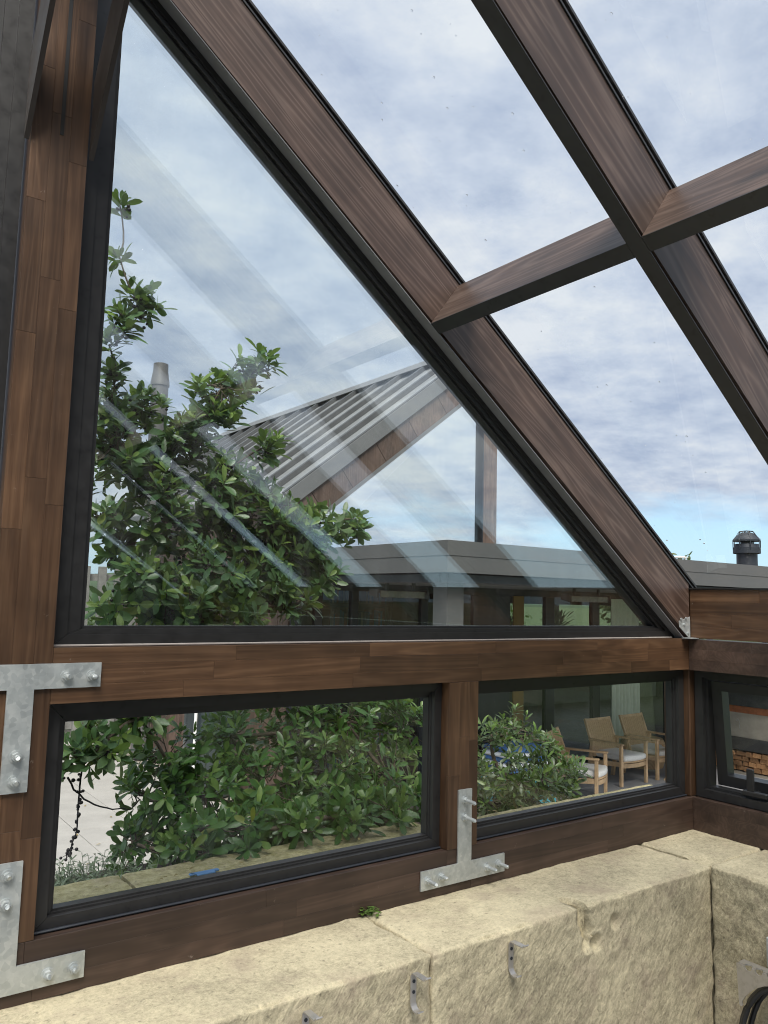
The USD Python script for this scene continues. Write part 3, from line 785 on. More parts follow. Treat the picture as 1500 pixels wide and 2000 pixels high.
# ------------------------------------------------------------------ leaves and shrubs
TT = np.array([0.16, 0.42, 0.68, 0.88])
WW = np.array([0.30, 0.78, 1.0, 0.70])


def leaves(P, D, N, L, W, rg, curl=0.25, fold=0.22):
    n = len(P)
    D = D / np.linalg.norm(D, axis=1, keepdims=True)
    N = N - (N * D).sum(1, keepdims=True) * D
    N = N / (np.linalg.norm(N, axis=1, keepdims=True) + 1e-9)
    S = np.cross(D, N)
    cu = (curl * rg.uniform(-.3, 1.5, n) * L)[:, None]
    tw = rg.uniform(-.25, .25, n)[:, None]
    L_, W_ = L[:, None], W[:, None] / 2
    rows = [P]
    for t, w in zip(TT, WW):
        mid = P + D * (t * L_) - N * (cu * t * t)
        for s in (-1, 0, 1):
            rows.append(mid + S * (s * w * W_) + N * (abs(s) * fold * w * W_ + s * tw * w * W_ * t))
    rows.append(P + D * L_ - N * cu)
    V = np.stack(rows, 1)
    F = [[0, 1, 2], [0, 2, 3]]
    for k in range(3):
        a, b = 1 + 3 * k, 4 + 3 * k
        F += [[a, b, a + 1], [a + 1, b, b + 1], [a + 1, b + 1, a + 2], [a + 2, b + 1, b + 2]]
    F += [[10, 13, 11], [11, 13, 12]]
    F = np.array(F)[:, ::-1]
    return V.reshape(-1, 3), (F[None] + (np.arange(n) * 14)[:, None, None]).reshape(-1, 3)


def shrub(name, label, cat_, root, blobs, per, L, W, nleaf, lm, seed, core, single=300, ysq=1.25, upbias=0.5, minz=None, new=0.12, pods=0, ycap=None, group=None):
    t = thing(name, label, cat_, root, group)
    rg = np.random.RandomState(seed)
    B = np.array(blobs)
    cen = B[:, :3]
    # skeleton: every clump grows from the nearest one already joined
    order = list(np.argsort(np.linalg.norm(cen - np.array(root), axis=1)))
    nodes, wood_ = [np.array(root, float)], []
    for i in order:
        c = cen[i]
        cost = [np.linalg.norm(c - q) * (1.0 if q[2] < c[2] + .05 else 1.5) for q in nodes]
        q = nodes[int(np.argmin(cost))]
        mid = (c + q) / 2 + rg.normal(0, .03, 3) + np.array([0, 0, -.02])
        h = np.linalg.norm(c - np.array(root))
        r0 = 0.003 + 0.012 * math.exp(-h * 1.2)
        ts = np.linspace(0, 1, 6)[:, None]
        wood_.append(tube((1 - ts) ** 2 * q + 2 * ts * (1 - ts) * mid + ts ** 2 * c, np.linspace(r0 * 1.2, r0 * .8, 6), 6))
        nodes.append(c)
    P, D, N, LL, WWd, newf = [], [], [], [], [], []
    core = np.array(core, float)
    podv = []
    for (x, y, z, r) in blobs:
        n = max(2, int(round(per * r * r)))
        for _ in range(n):
            u = rg.normal(0, 1, 3); u /= np.linalg.norm(u)
            q = u * r * (rg.uniform(.25, 1) ** .6) * np.array([1, ysq, 1])
            p = np.array([x, y, z]) + q
            if ycap is not None and p[1] < 2.80 and p[2] < -0.90:
                p[2] = -0.90 + rg.uniform(0, .06)
            if minz is not None and p[2] < minz:
                continue
            if ycap is not None and p[1] < ycap:
                p[1] = ycap + rg.uniform(0, .1)
            out = p - core; out /= np.linalg.norm(out) + 1e-6
            ax = out * .5 + u * .45 + np.array([0, 0, upbias]) + rg.normal(0, .3, 3)
            ax /= np.linalg.norm(ax)
            base = np.array([x, y, z]) + q * .25 + rg.normal(0, .01, 3)
            if base[1] < (ycap or -9): base[1] = ycap
            wood_.append(tube([base, (base + p) / 2 - np.array([0, 0, .01]), p], [.0028, .0021, .0014], 4))
            e1 = np.cross(ax, [0.3, 0.2, 1.0]); e1 /= np.linalg.norm(e1); e2 = np.cross(ax, e1)
            k0 = rg.uniform(0, 6.28)
            young = rg.rand() < .7
            for k in range(nleaf):
                a = k0 + k * 2.399 + rg.normal(0, .15)
                f = k / nleaf
                el = 0.45 + 0.95 * (1 - f) + rg.normal(0, .14)
                pr = math.cos(a) * e1 + math.sin(a) * e2
                d = ax * math.cos(el) + pr * math.sin(el)
                nn = ax * math.sin(el) - pr * math.cos(el)
                P.append(p - ax * (1 - f) * L * rg.uniform(.3, 1.1)); D.append(d); N.append(nn + rg.normal(0, .2, 3))
                sz = (0.55 + .45 * (1 - f)) if f > .7 else 1.0
                LL.append(L * sz * (0.5 + 0.7 * rg.rand() ** .6)); WWd.append(W * sz * rg.uniform(.8, 1.2)); newf.append(young and f > .64)
            if pods and rg.rand() < pods:
                for _ in range(7):
                    s = trimesh.creation.icosphere(subdivisions=1, radius=rg.uniform(.005, .009)); podv.append((np.array(s.vertices) * [1, 1, .9] + p - ax * L * .8 + rg.normal(0, .018, 3), s.faces))
    P, D, N, LL, WWd, newf = map(np.array, (P, D, N, LL, WWd, newf))
    obj('branch', cat(wood_), 'bark', t, smooth=True)
    dist = np.linalg.norm(P + D * LL[:, None] * .5, axis=1) / LL
    near = np.argsort(dist)[:single]
    rest = np.ones(len(P), bool); rest[near] = False
    for sel, nm, mt in ((rest & ~newf, 'foliage', lm), (rest & newf, 'new_growth', 'leaf_new')):
        if sel.any():
            obj(nm, leaves(P[sel], D[sel], N[sel], LL[sel], WWd[sel], rg), mt, t, smooth=True, kind='stuff')
    for i in near:
        s = slice(i, i + 1)
        obj('leaf', leaves(P[s], D[s], N[s], LL[s], WWd[s], rg), 'leaf_new' if newf[i] else lm, t, smooth=True)
    if podv:
        obj('seed_cluster', cat(podv), 'seed_black', t, smooth=True, kind='stuff')
    return t


weed('weed', 'tiny green weed sprouting from the joint below the sill', (1.443, 1.985, -0.922), 12, 0.035, 2)

BLOB_A = [(0.92, 3.1, 1.55, 0.03), (1.0, 3.1, 1.19, 0.08), (1.08, 3.1, 1.18, 0.04), (0.93, 3.1, 1.04, 0.06), (0.96, 3.15, 0.9, 0.07), (0.99, 3.3, 0.76, 0.12), (1.15, 3.4, 0.82, 0.11), (1.48, 3.3, 0.93, 0.17), (1.63, 3.25, 1.04, 0.1), (1.41, 3.3, 0.75, 0.13), (1.68, 3.2, 0.68, 0.08), (1.09, 3.4, 0.57, 0.17), (1.3, 3.4, 0.58, 0.13), (1.5, 3.3, 0.53, 0.15), (1.68, 3.3, 0.43, 0.13), (1.79, 3.2, 0.36, 0.12), (1.97, 3.2, 0.35, 0.13), (2.13, 3.15, 0.38, 0.09), (1.91, 3.2, 0.19, 0.13), (1.96, 3.1, 0.09, 0.09), (1.75, 3.2, 0.2, 0.15), (1.61, 3.3, 0.24, 0.13), (1.4, 3.2, 0.09, 0.17), (1.23, 3.2, -0.04, 0.15), (1.05, 3.2, -0.06, 0.1), (1.55, 3.1, -0.03, 0.13), (1.33, 3.1, -0.06, 0.14), (1.8, 3.1, -0.03, 0.08), (0.99, 3.3, 0.33, 0.1), (1.1, 3.4, 0.21, 0.1), (1.48, 3.4, 0.31, 0.12), (0.85, 3.0, -0.59, 0.09), (0.97, 3.05, -0.56, 0.09), (1.12, 3.1, -0.48, 0.1), (0.91, 3.1, -0.49, 0.06), (1.24, 3.3, -0.28, 0.2), (1.0, 3.2, -0.34, 0.13)]
BLOB_B = [(1.33, 3.3, -0.68, 0.19), (1.63, 3.35, -0.63, 0.17), (1.92, 3.35, -0.63, 0.19), (2.26, 3.35, -0.61, 0.2), (2.62, 3.35, -0.64, 0.18), (1.21, 3.2, -0.82, 0.17), (1.45, 3.2, -0.84, 0.2), (1.71, 3.15, -0.82, 0.2), (2.03, 3.15, -0.81, 0.21), (2.38, 3.15, -0.85, 0.21), (1.12, 3.05, -0.94, 0.11), (1.29, 3.0, -0.97, 0.14), (1.51, 2.98, -0.97, 0.17), (1.76, 2.95, -0.98, 0.18), (2.06, 2.95, -0.96, 0.19), (2.35, 2.95, -0.98, 0.14), (2.05, 3.4, -0.43, 0.18), (2.52, 3.4, -0.42, 0.16)]
BLOB_C = [(3.05, 3.15, -0.71, 0.12), (3.24, 3.15, -0.7, 0.14), (3.45, 3.15, -0.77, 0.11), (3.5, 3.1, -0.88, 0.13), (3.08, 3.1, -0.89, 0.16), (3.35, 3.1, -0.95, 0.16), (3.49, 3.0, -1.02, 0.08), (2.91, 3.0, -1.01, 0.13), (3.17, 3.0, -1.03, 0.13), (2.81, 3.1, -0.84, 0.16)]


BED = obj('planting_bed', block(-0.6, 3.5, 2.775, 3.36, -2.5, -1.10, res=0.06, r=0.05, seed=77), 'soil', smooth=True, label='narrow bed of dark soil behind the stone wall', cat='bed', kind='structure')
shrub('tall_shrub', 'tall glossy dark green shrub with black seed clusters reaching above the transom', 'shrub', (1.55, 3.3, -1.12), BLOB_A + [(1.25, 3.3, 0.30, .14), (1.62, 3.25, 0.06, .15), (1.15, 3.25, 0.08, .13), (1.45, 3.2, -0.05, .15), (1.70, 3.15, 0.06, .13), (1.02, 3.25, 0.62, .12), (1.2, 3.3, 0.45, .13), (1.55, 3.3, 0.40, .15), (1.75, 3.25, 0.28, .13), (1.3, 3.35, 0.68, .12), (1.88, 3.18, 0.27, .11), (0.92, 3.12, 0.97, .05), (0.95, 3.1, 1.10, .05), (0.93, 3.1, 1.34, .02)], 1200, 0.080, 0.029, 9, 'leaf_large', 5, (1.3, 3.45, 0.2), ysq=1.3, pods=0.16, ycap=2.72)
shrub('hedge_shrub', 'dense bright green bush filling the left lower window', 'shrub', (1.75, 3.2, -1.12), BLOB_B + [(1.24, 2.80, -.86, .10), (1.42, 2.78, -.86, .12), (1.62, 2.76, -.87, .12), (1.85, 2.75, -.87, .13), (2.1, 2.75, -.87, .13), (2.33, 2.75, -.87, .12), (2.5, 2.8, -.84, .10)], 1050, 0.072, 0.024, 9, 'leaf_hedge', 6, (1.85, 3.4, -0.9), minz=-1.09, ysq=1.2, ycap=2.60)
shrub('small_shrub', 'olive green bush in the right lower window in front of the chairs', 'shrub', (3.1, 3.15, -1.12), BLOB_C + [(2.88, 2.80, -.86, .10), (3.06, 2.79, -.87, .10), (3.22, 2.80, -.87, .09), (3.34, 2.84, -.88, .07)], 1350, 0.056, 0.017, 9, 'leaf_olive', 8, (3.2, 3.3, -0.95), minz=-1.09, ysq=1.2, ycap=2.62)

TS = '/World/tall_shrub'
rg = np.random.RandomState(5)
for pts in ([(0.90, 3.04, -0.60), (0.885, 3.02, -0.72), (0.888, 3.01, -0.82), (0.862, 3.0, -0.90), (0.845, 3.0, -0.93)], [(0.84, 3.02, -0.66), (0.91, 3.04, -0.75), (1.02, 3.06, -0.80), (1.10, 3.08, -0.81)]):
    ts = np.linspace(0, 1, 14); pp = np.stack([np.interp(ts * (len(pts) - 1), range(len(pts)), np.array(pts)[:, k]) for k in range(3)], 1) + rg.normal(0, .003, (14, 3))
    ms = [tube(pp, np.linspace(.004, .002, 14), 5)]
    if pts[0][0] > .85:
        for q in pp[1:]:
            for _ in range(3):
                b = trimesh.creation.icosphere(subdivisions=1, radius=rg.uniform(.004, .0075)); c = q + rg.normal(0, .009, 3)
                ms += [(np.array(b.vertices) + c, b.faces), tube([q, c], [.0012, .001], 4)]
    obj('seed_stalk', cat(ms), 'seed_black', TS, smooth=True)

# low silvery ground cover at the foot of the left window
gc = []
rg = np.random.RandomState(21)
P, D, N = [], [], []
for _ in range(420):
    p = np.array([rg.uniform(.55, 1.12), rg.uniform(2.80, 3.15), -1.10]); h = rg.uniform(.04, .15)
    tip = p + np.array([rg.normal(0, .03), rg.normal(0, .03), h])
    gc.append(tube([p, tip], [.0014, .001], 4))
    for k in range(7):
        q = p + (tip - p) * (k + 1) / 7; a = rg.uniform(0, 6.28); dd = np.array([math.cos(a), math.sin(a), rg.uniform(.1, .9)])
        P.append(q); D.append(dd); N.append([-dd[0] * dd[2], -dd[1] * dd[2], 1.0])
n = len(P)
GC = thing('ground_cover', 'low silver green ground cover between the mossy stone and the paving', 'ground cover', (0.8, 3.0, -1.10))
obj('stem', cat(gc), 'leaf_silver', GC)
obj('foliage', leaves(np.array(P), np.array(D), np.array(N, float), rg.uniform(.02, .034, n), rg.uniform(.006, .011, n), rg), 'leaf_silver', GC, smooth=True, kind='stuff')

obj('plastic_strip', cat([box(1.13, 1.235, 2.575, 2.590, -0.923, -0.917, .002), box(1.15, 1.215, 2.560, 2.574, -0.923, -0.916, .002)]), 'blue_plastic', label='strip of bright blue plastic lying on the stone outside the left window', cat='plastic strip')
rg = np.random.RandomState(9)
n = 150
P = np.stack([rg.uniform(0.3, 3.6, n), rg.uniform(4.2, 11, n), np.full(n, -2.494)], 1)
P[:60] = np.stack([rg.uniform(0.5, 3.4, 60), rg.uniform(2.57, 2.64, 60), np.full(60, -.916)], 1)
a = rg.uniform(0, 6.28, n)
obj('leaf_litter', leaves(P, np.stack([np.cos(a), np.sin(a), rg.uniform(0, .15, n)], 1), np.tile([0, 0, 1.0], (n, 1)), np.where(np.arange(n) < 60, .022, .06) * rg.uniform(.6, 1.1, n), np.where(np.arange(n) < 60, .009, .022), rg, curl=-.15), 'leaf_dry', smooth=True, label='dry brown leaf litter on the outer stone ledge and the paving', cat='leaf litter', kind='stuff')

# ------------------------------------------------------------------ hooks and hose hanger on the stone
def hook(x, z, label):
    t = thing('wall_hook', label, 'hook', (x, 1.69, z - .1))
    w, th, yf = 0.018, 0.003, 1.686
    prof = [(yf - .060, z + .004), (yf - .052, z - .003), (yf - .006, z - .003), (yf - .001, z - .010), (yf, z - .070)]
    for k in range(9):
        a = math.pi * k / 8 * .72
        prof.append((yf - .020 + .020 * math.cos(a), z - .072 - .020 * math.sin(a)))
    pr = np.array(prof)
    tg = np.gradient(pr, axis=0); tg /= np.linalg.norm(tg, axis=1, keepdims=True)
    nn = np.stack([-tg[:, 1], tg[:, 0]], 1)
    poly = np.vstack([pr - nn * th / 2, (pr + nn * th / 2)[::-1]])
    P = Polygon(poly)
    if not P.is_valid: P = P.buffer(0)
    obj('hook_strip', yz(list(P.exterior.coords)[:-1] if P.exterior.is_ccw else list(P.exterior.coords)[:-1][::-1], x - w / 2, x + w / 2), 'stainless', t)
    for dz in (-.024, -.050):
        obj('screw', cyl((x, yf - .001, z + dz), (x, yf - .004, z + dz), .0045, 10), 'dark_steel', t)


hook(1.364, -0.947, 'steel hook on the stone just left of the vertical block joint')
hook(1.716, -0.947, 'steel hook on the long middle stone block, rightmost hook of the three')
hook(1.043, -0.953, 'steel hook at the bottom edge of the photo, leftmost hook of the three')

HG = thing('hose_hanger', 'brushed steel hose hanger with a notched front plate on the right stone block', 'hose hanger', (2.72, 1.45, -1.30))
def arc(cy, cz, r, a0, a1, n):
    return [(cy + r * math.cos(a), cz + r * math.sin(a)) for a in np.linspace(a0, a1, n)]
shelf = Polygon([(2.60, 1.20), (2.634, 1.20), (2.634, 1.52), (2.60, 1.52)])
obj('support_arm', box(2.634, 2.7195, 1.335, 1.385, -1.20, -1.159, .003), 'stainless', HG)
for yc, rr in ((1.485, .012), (1.449, .012), (1.413, .010), (1.377, .012)):
    from shapely.geometry import Point
    shelf = shelf.difference(Point(2.60, yc).buffer(rr, 8)) if hasattr(Point(0, 0), 'buffer') else shelf
m = trimesh.creation.extrude_polygon(shelf, .004, engine='earcut'); m.apply_translation([0, 0, -1.158])
obj('notched_shelf', m, 'stainless', HG)
fp = Polygon([(1.525, -1.158), (1.518, -1.283), (1.512, -1.288), (1.506, -1.283)] + arc(1.36, -1.345, .165, 0.45, 2.69, 14) + [(1.206, -1.283), (1.2, -1.288), (1.194, -1.283), (1.19, -1.158)])
for yc, rr in ((1.485, .012), (1.449, .012), (1.413, .010), (1.377, .012)):
    fp = fp.difference(Point(yc, -1.158).buffer(rr, 8))
fp = max(getattr(fp, 'geoms', [fp]), key=lambda g: g.area)
m = trimesh.creation.extrude_polygon(fp, .004, engine='earcut'); v = np.array(m.vertices)
obj('front_plate', trimesh.Trimesh(np.stack([2.596 + v[:, 2], v[:, 0], v[:, 1]], 1), m.faces), 'stainless', HG)
obj('back_plate', box(2.700, 2.712, 1.20, 1.480, -1.182, -1.085, .003), 'galvanised', HG)
for y in (1.44, 1.26):
    obj('bolt', cyl((2.700, y, -1.13), (2.692, y, -1.13), .009, 6), 'galvanised', HG)
HS = thing('hose', 'black rubber hose looped over the steel hanger', 'hose', (2.66, 1.36, -1.72))
for k in range(6):
    pts = []
    ry, rz = .165 + .012 * (k % 3), .24 + .01 * k
    for a in np.linspace(0, 2 * math.pi, 48):
        pts.append((2.612 + .017 * k + .004 * math.sin(3 * a + k), 1.36 + ry * math.cos(a), -1.185 - .018 * 0 - rz + rz * math.sin(a)))
    obj('hose_loop', tube(pts, .0085, 10), 'black_rubber', HS, smooth=True)

# ------------------------------------------------------------------ the house across the terrace
HOUSE = thing('house', 'dark framed house with a grey ribbed metal gable roof above a flat veranda roof', 'house', (8.5, 9.0, -2.5))
WY = 8.60
# flat veranda roof
VX, VY, VT = 4.28, 4.95, 0.50
obj('flat_roof', cat([box(VX + .02, 22, VY + .02, WY + .1, 0.30, VT - .02), box(5.1, 22, WY + .11, 13.6, .37, VT - .02)]), 'fascia_paint', HOUSE)
fa = obj('fascia', cat([box(VX, 22, VY, VY + .018, 0.375, VT), box(VX, VX + .018, VY + .0185, WY + .1, 0.375, VT), box(VX + .004, 22, VY + .004, VY + .018, 0.235, 0.371), box(VX + .004, VX + .018, VY + .0185, WY + .1, 0.235, 0.371)]), 'fascia_paint', HOUSE)
obj('gutter', cat([box(VX + .06, 22, VY + .06, VY + .16, 0.150, 0.234, .01), box(VX + .06, VX + .16, VY + .161, WY + .1, 0.150, 0.234, .01)]), 'dark_frame', HOUSE)
obj('soffit', box(VX + .16, 22, VY + .16, WY + .1, 0.200, 0.240), 'soffit', HOUSE)
obj('veranda_column', box(4.43, 4.62, VY + .17, VY + .36, -2.5, 0.199, .006), 'column_paint', HOUSE)
obj('veranda_column', box(14.2, 14.39, VY + .17, VY + .36, -2.5, 0.199, .006), 'column_paint', HOUSE)
# glazed front: dark posts, head and sill with panes between
heads = obj('window_wall_frame', cat([box(4.95, 22, WY, WY + .08, 0.10, 0.30), box(4.95, 22, WY, WY + .08, -2.5, -2.42)]), 'dark_frame', HOUSE)
posts = [(4.95, 5.03), (5.27, 5.38), (5.82, 5.93), (6.98, 7.10), (7.30, 7.36), (7.95, 8.70), (9.48, 9.68), (10.60, 10.78), (11.7, 11.82), (12.6, 12.7), (14.0, 14.1), (16, 16.1), (19, 19.1)]
for a, b in posts:
    obj('window_post', box(a, b, WY + .004, WY + .084, -2.42, 0.10, .004), 'dark_frame', heads)
for (a, b), (c, d) in zip(posts[:-1], posts[1:]):
    obj('pane', box(b, c, WY + .04, WY + .046, -2.42, 0.10), 'glass_house', heads)
# room behind the glass
obj('room_floor', box(4.97, 22, WY + .1, 13.6, -2.5, -2.44), 'interior_floor', HOUSE)
obj('room_ceiling', box(5.1, 22, WY + .1, 13.6, 0.31, 0.36), 'interior_wall', HOUSE)
bw = [box(5.05, 9.0, 13.5, 13.6, -2.44, 0.31), box(9.0, 22, 13.5, 13.6, -2.44, -1.55), box(9.0, 22, 13.5, 13.6, -0.02, 0.31)]
obj('room_back_wall', cat(bw), 'interior_wall', HOUSE)
for x in (9.0, 11.2, 13.4, 15.2, 17.5, 20):
    obj('window_post', box(x, x + .14, 13.49, 13.61, -1.55, -0.02), 'dark_frame', HOUSE)
obj('room_divider', box(7.98, 8.60, WY + .09, 11.2, -2.44, 0.31), 'interior_dark', HOUSE)
obj('timber_panel', box(5.95, 6.55, 10.6, 10.7, -2.44, 0.31), 'wood_cladding', HOUSE, label='brown timber panel inside the window')
obj('ochre_post', box(8.74, 8.96, WY - .03, WY - .002, -2.42, 0.10, .004), 'ochre', HOUSE, label='ochre painted post')
# left flank of vertical boards
for k in range(42):
    y = WY + .085 + .13 * k
    obj('wall_board', box(4.93 + NPR.uniform(0, .004), 4.955, y + .003, y + .127, -2.5, 1.35, .002), 'wood_cladding', HOUSE)
obj('flank_wall', box(4.956, 5.05, WY + .085, 14.1, -2.5, 1.36), 'interior_dark', HOUSE)
obj('flank_window', cat([box(4.90, 4.9285, 9.4, 10.2, -0.02 + .42, 0.86, .005)]), 'roof_trim_metal', HOUSE)
# pitched roof: ridge along y, near gable at GY
GY, HX, HZ, EX = 8.30, 8.02, 3.80, 4.66
SL = math.atan2(HZ - 1.18, HX - EX)
hd, hn = np.array([math.cos(SL), 0, math.sin(SL)]), np.array([-math.sin(SL), 0, math.cos(SL)])   # up the slope, outwards
def rp(s, n_):                     # s metres down from the ridge
    q = np.array([HX, 0, HZ]) - hd * s + hn * n_
    return (q[0], q[2])
SLOPE = math.hypot(HZ - 1.18, HX - EX)
for k in range(15):
    y0, y1 = GY + .64 * k, GY + .64 * (k + 1)
    L = SLOPE if k < 2 else SLOPE - .35
    pan = xz([rp(.06, 0), rp(.06, .018), rp(L, .018), rp(L, 0)][::-1], y0 + .002, y1 - .002)
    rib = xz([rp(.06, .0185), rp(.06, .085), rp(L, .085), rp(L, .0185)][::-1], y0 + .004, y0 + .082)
    rib2 = xz([rp(.06, .0185), rp(.06, .026), rp(L, .026), rp(L, .0185)][::-1], y0 + .30, y0 + .34)
    sh = obj('roof_sheet', cat([pan, rib2]), 'roof_metal', HOUSE)
    obj('rib', rib, 'rib_shade_metal', sh)
obj('ridge_cap', cat([xz([rp(.30, .087), rp(.30, .096), (HX + .02, HZ + .12), (HX + .14, HZ + .06), (HX + .135, HZ + .05), (HX + .02, HZ + .10)], GY - .02, GY + .36 * 26)]), 'roof_trim_metal', HOUSE)
obj('barge_fascia', xz([rp(0, .075), rp(SLOPE + .02, .075), rp(SLOPE + .02, -.105), rp(0, -.105)][::-1], GY - .03, GY - .003), 'roof_trim_metal', HOUSE)
cuts = [0.02, .75, 1.45, 2.1, 2.75, 3.4, 3.95, SLOPE]
for a, b in zip(cuts[:-1], cuts[1:]):
    obj('barge_panel', xz([rp(a + .004, -.106), rp(a + .004, -.40), rp(b - .004, -.40), rp(b - .004, -.106)], GY + .004, GY + .05), 'wood_cladding', HOUSE)
obj('rafter', xz([rp(.0, -.402), rp(.0, -.45), rp(SLOPE - .1, -.45), rp(SLOPE - .1, -.402)], GY - .002, GY + .10), 'roof_trim_metal', HOUSE)
# the high edge rests on a beam and posts; the gable stands open to the sky beside the post
obj('ridge_beam', box(HX - .10, HX + .10, GY + .21, GY + 9.3, HZ - .42, HZ - .10), 'wood_cladding', HOUSE)
gp = obj('gable_post', box(HX - .135, HX + .135, GY + .06, GY + .20, 0.30, HZ - .1), 'wood_cladding', HOUSE)
obj('gable_post_trim', box(HX - .155, HX - .1355, GY + .05, GY + .21, 0.30, HZ - .1), 'dark_frame', gp)
obj('gable_pane', xz([(HX - .16, 0.5), (HX - .16, HZ - .60), (EX + .9, 0.99)][::-1], GY + .10, GY + .106), 'glass_roof', HOUSE)
obj('eaves_gutter', box(EX + .16, EX + .32, GY + .74, GY + 9.3, 1.27, 1.39, .02), 'roof_trim_metal', HOUSE)
# flue on the far part of the roof
FL = obj('flue', lathe([(0, -2.5), (.135, -2.5), (.135, 3.25), (.15, 3.26), (.15, 3.30), (.118, 3.50), (.115, 3.62), (.09, 3.63), (0, 3.63)], (4.36 * 1.02, 12.24, 0.05), 28), 'fascia_paint', HOUSE, smooth=35)

CH = thing('chimney_flue', 'black round chimney flue with a domed cowl on the flat roof', 'flue', (9.20, 5.15, 0.50))
obj('pipe', lathe([(0, 0), (.118, 0), (.118, .235), (0, .235)], (9.20, 5.15, 0.50), 28), 'dark_steel', CH, smooth=35)
obj('collar', lathe([(.10, .235), (.155, .226), (.155, .155), (.132, .268), (.10, .27)], (9.20, 5.15, 0.50), 28), 'dark_steel', CH, smooth=35)
obj('neck', lathe([(0, .27), (.07, .27), (.07, .30), (0, .30)], (9.20, 5.15, 0.50), 20), 'dark_steel', CH)
obj('cowl', lathe([(0, .302), (.155, .300), (.155, .322), (.125, .358), (.08, .398), (.03, .412), (0, .412)], (9.20, 5.15, 0.50), 28), 'dark_steel', CH, smooth=35)
obj('wire_guard', cat([tube([(9.20 + .155 * math.cos(a), 5.15 + .155 * math.sin(a), .50 + .20), (9.20 + .158 * math.cos(a), 5.15 + .158 * math.sin(a), .50 + .31), (9.20 + .08 * math.cos(a), 5.15 + .08 * math.sin(a), .50 + .42), (9.20, 5.15, .50 + .43)], .006, 5) for a in np.linspace(0, 2 * math.pi, 9)[:-1]]), 'dark_steel', CH)
V2 = thing('roof_vent', 'white swept metal vent head on the flat roof beside the tree', 'vent', (8.50, 5.6, 0.50))
obj('stem', tube([(8.63, 5.6, .50), (8.63, 5.6, .55), (8.60, 5.6, .575)], [.012, .012, .012], 8), 'white_metal', V2)
obj('hood', trimesh.Trimesh(*vf(lathe([(0, .02), (.05, .015), (.1, 0), (.1, -.006), (0, -.004)], (0, 0, 0), 18))).apply_transform(trimesh.transformations.scale_matrix(1.0)).apply_translation([8.50, 5.6, .585]), 'white_metal', V2, smooth=True)

# curtains
def curtain(x0, x1, y, z0, z1, label):
    n = 60
    xs = np.linspace(x0, x1, n); ph = np.linspace(0, (x1 - x0) / .09 * 2 * math.pi, n)
    ys = y + .03 * np.sin(ph) + .012 * np.sin(ph * .37)
    v = np.vstack([np.stack([xs, ys, np.full(n, z0)], 1), np.stack([xs, ys * .5 + y * .5, np.full(n, z1)], 1), np.stack([xs, ys + .004, np.full(n, z0)], 1), np.stack([xs, ys * .5 + y * .5 + .004, np.full(n, z1)], 1)])
    f = []
    for k in range(n - 1):
        f += [[k, k + 1, n + k + 1], [k, n + k + 1, n + k], [2 * n + k + 1, 2 * n + k, 3 * n + k], [2 * n + k + 1, 3 * n + k, 3 * n + k + 1]]
    obj('curtain', (v, np.array(f)), 'curtain_fabric', smooth=True, label=label, cat='curtain')


curtain(10.95, 11.66, WY - .10, -2.46, 0.10, 'pale sage curtain hanging at the doors behind the far wicker chairs')
curtain(5.05, 5.26, WY + .30, -2.46, 0.10, 'olive curtain at the left end of the window wall')
# bookshelf, picture
BS = thing('bookshelf', 'bookshelf of upright books seen through the left house window', 'bookshelf', (6.4, 9.5, -2.44))
obj('shelf_case', cat([box(5.95, 7.0, 9.60, 9.64, -2.44, 0.1)] + [box(5.95, 7.0, 9.34, 9.60, z, z + .03) for z in np.arange(-2.4, 0.1, .33)]), 'interior_dark', BS)
for z in np.arange(-2.37, 0.0, .33):
    x = 5.97
    while x < 6.95:
        w = RNG.uniform(.02, .045); h = RNG.uniform(.17, .27)
        if RNG.random() < .85:
            obj('book', box(x, x + w - .002, 9.38, 9.58, z + .001, z + h), RNG.choice(['book_a', 'book_b', 'book_c']), BS)
        x += w
PF = thing('picture_frame', 'small dark framed picture on the olive wall inside the house', 'picture', (7.72, 10.6, -0.35))
obj('frame', cat([box(7.42, 7.45, 10.55, 10.58, -.62, -.10), box(7.86, 7.89, 10.55, 10.58, -.62, -.10), box(7.451, 7.859, 10.55, 10.58, -.13, -.10), box(7.451, 7.859, 10.55, 10.58, -.62, -.59)]), 'dark_frame', PF)
obj('picture', box(7.45, 7.86, 10.582, 10.59, -.60, -.12), 'picture_face', PF)
obj('partition', box(6.56, 7.97, 10.6, 10.7, -2.44, 0.31), 'interior_wall', HOUSE)


def heater(x0, x1, y, z, label):
    t = thing('patio_heater', label, 'heater', ((x0 + x1) / 2, y, z))
    obj('body', box(x0, x1, y, y + .12, z, z + .035, .008), 'heater_body', t)
    obj('reflector', box(x0 + .03, x1 - .03, y - .012, y - .0005, z - .045, z + .03, .004), 'heater_reflector', t)
    for x in (x0 - .001, x1 + .001):
        s = 1 if x > (x0 + x1) / 2 else -1
        obj('end_cap', yz([(y - .03, z - .055), (y + .12, z - .02), (y + .12, z + .045), (y - .02, z + .045)], min(x, x + .02 * s), max(x, x + .02 * s)), 'heater_body', t)
    for x in (x0 + .15, x1 - .15):
        obj('bracket', box(x, x + .03, y + .04, y + .07, z + .0355, 0.199), 'heater_body', t)


heater(4.92, 5.58, 6.8, 0.065, 'black strip heater under the veranda roof left of the grey column')
heater(7.92, 8.70, 6.8, 0.075, 'black strip heater under the veranda roof before the garden windows')


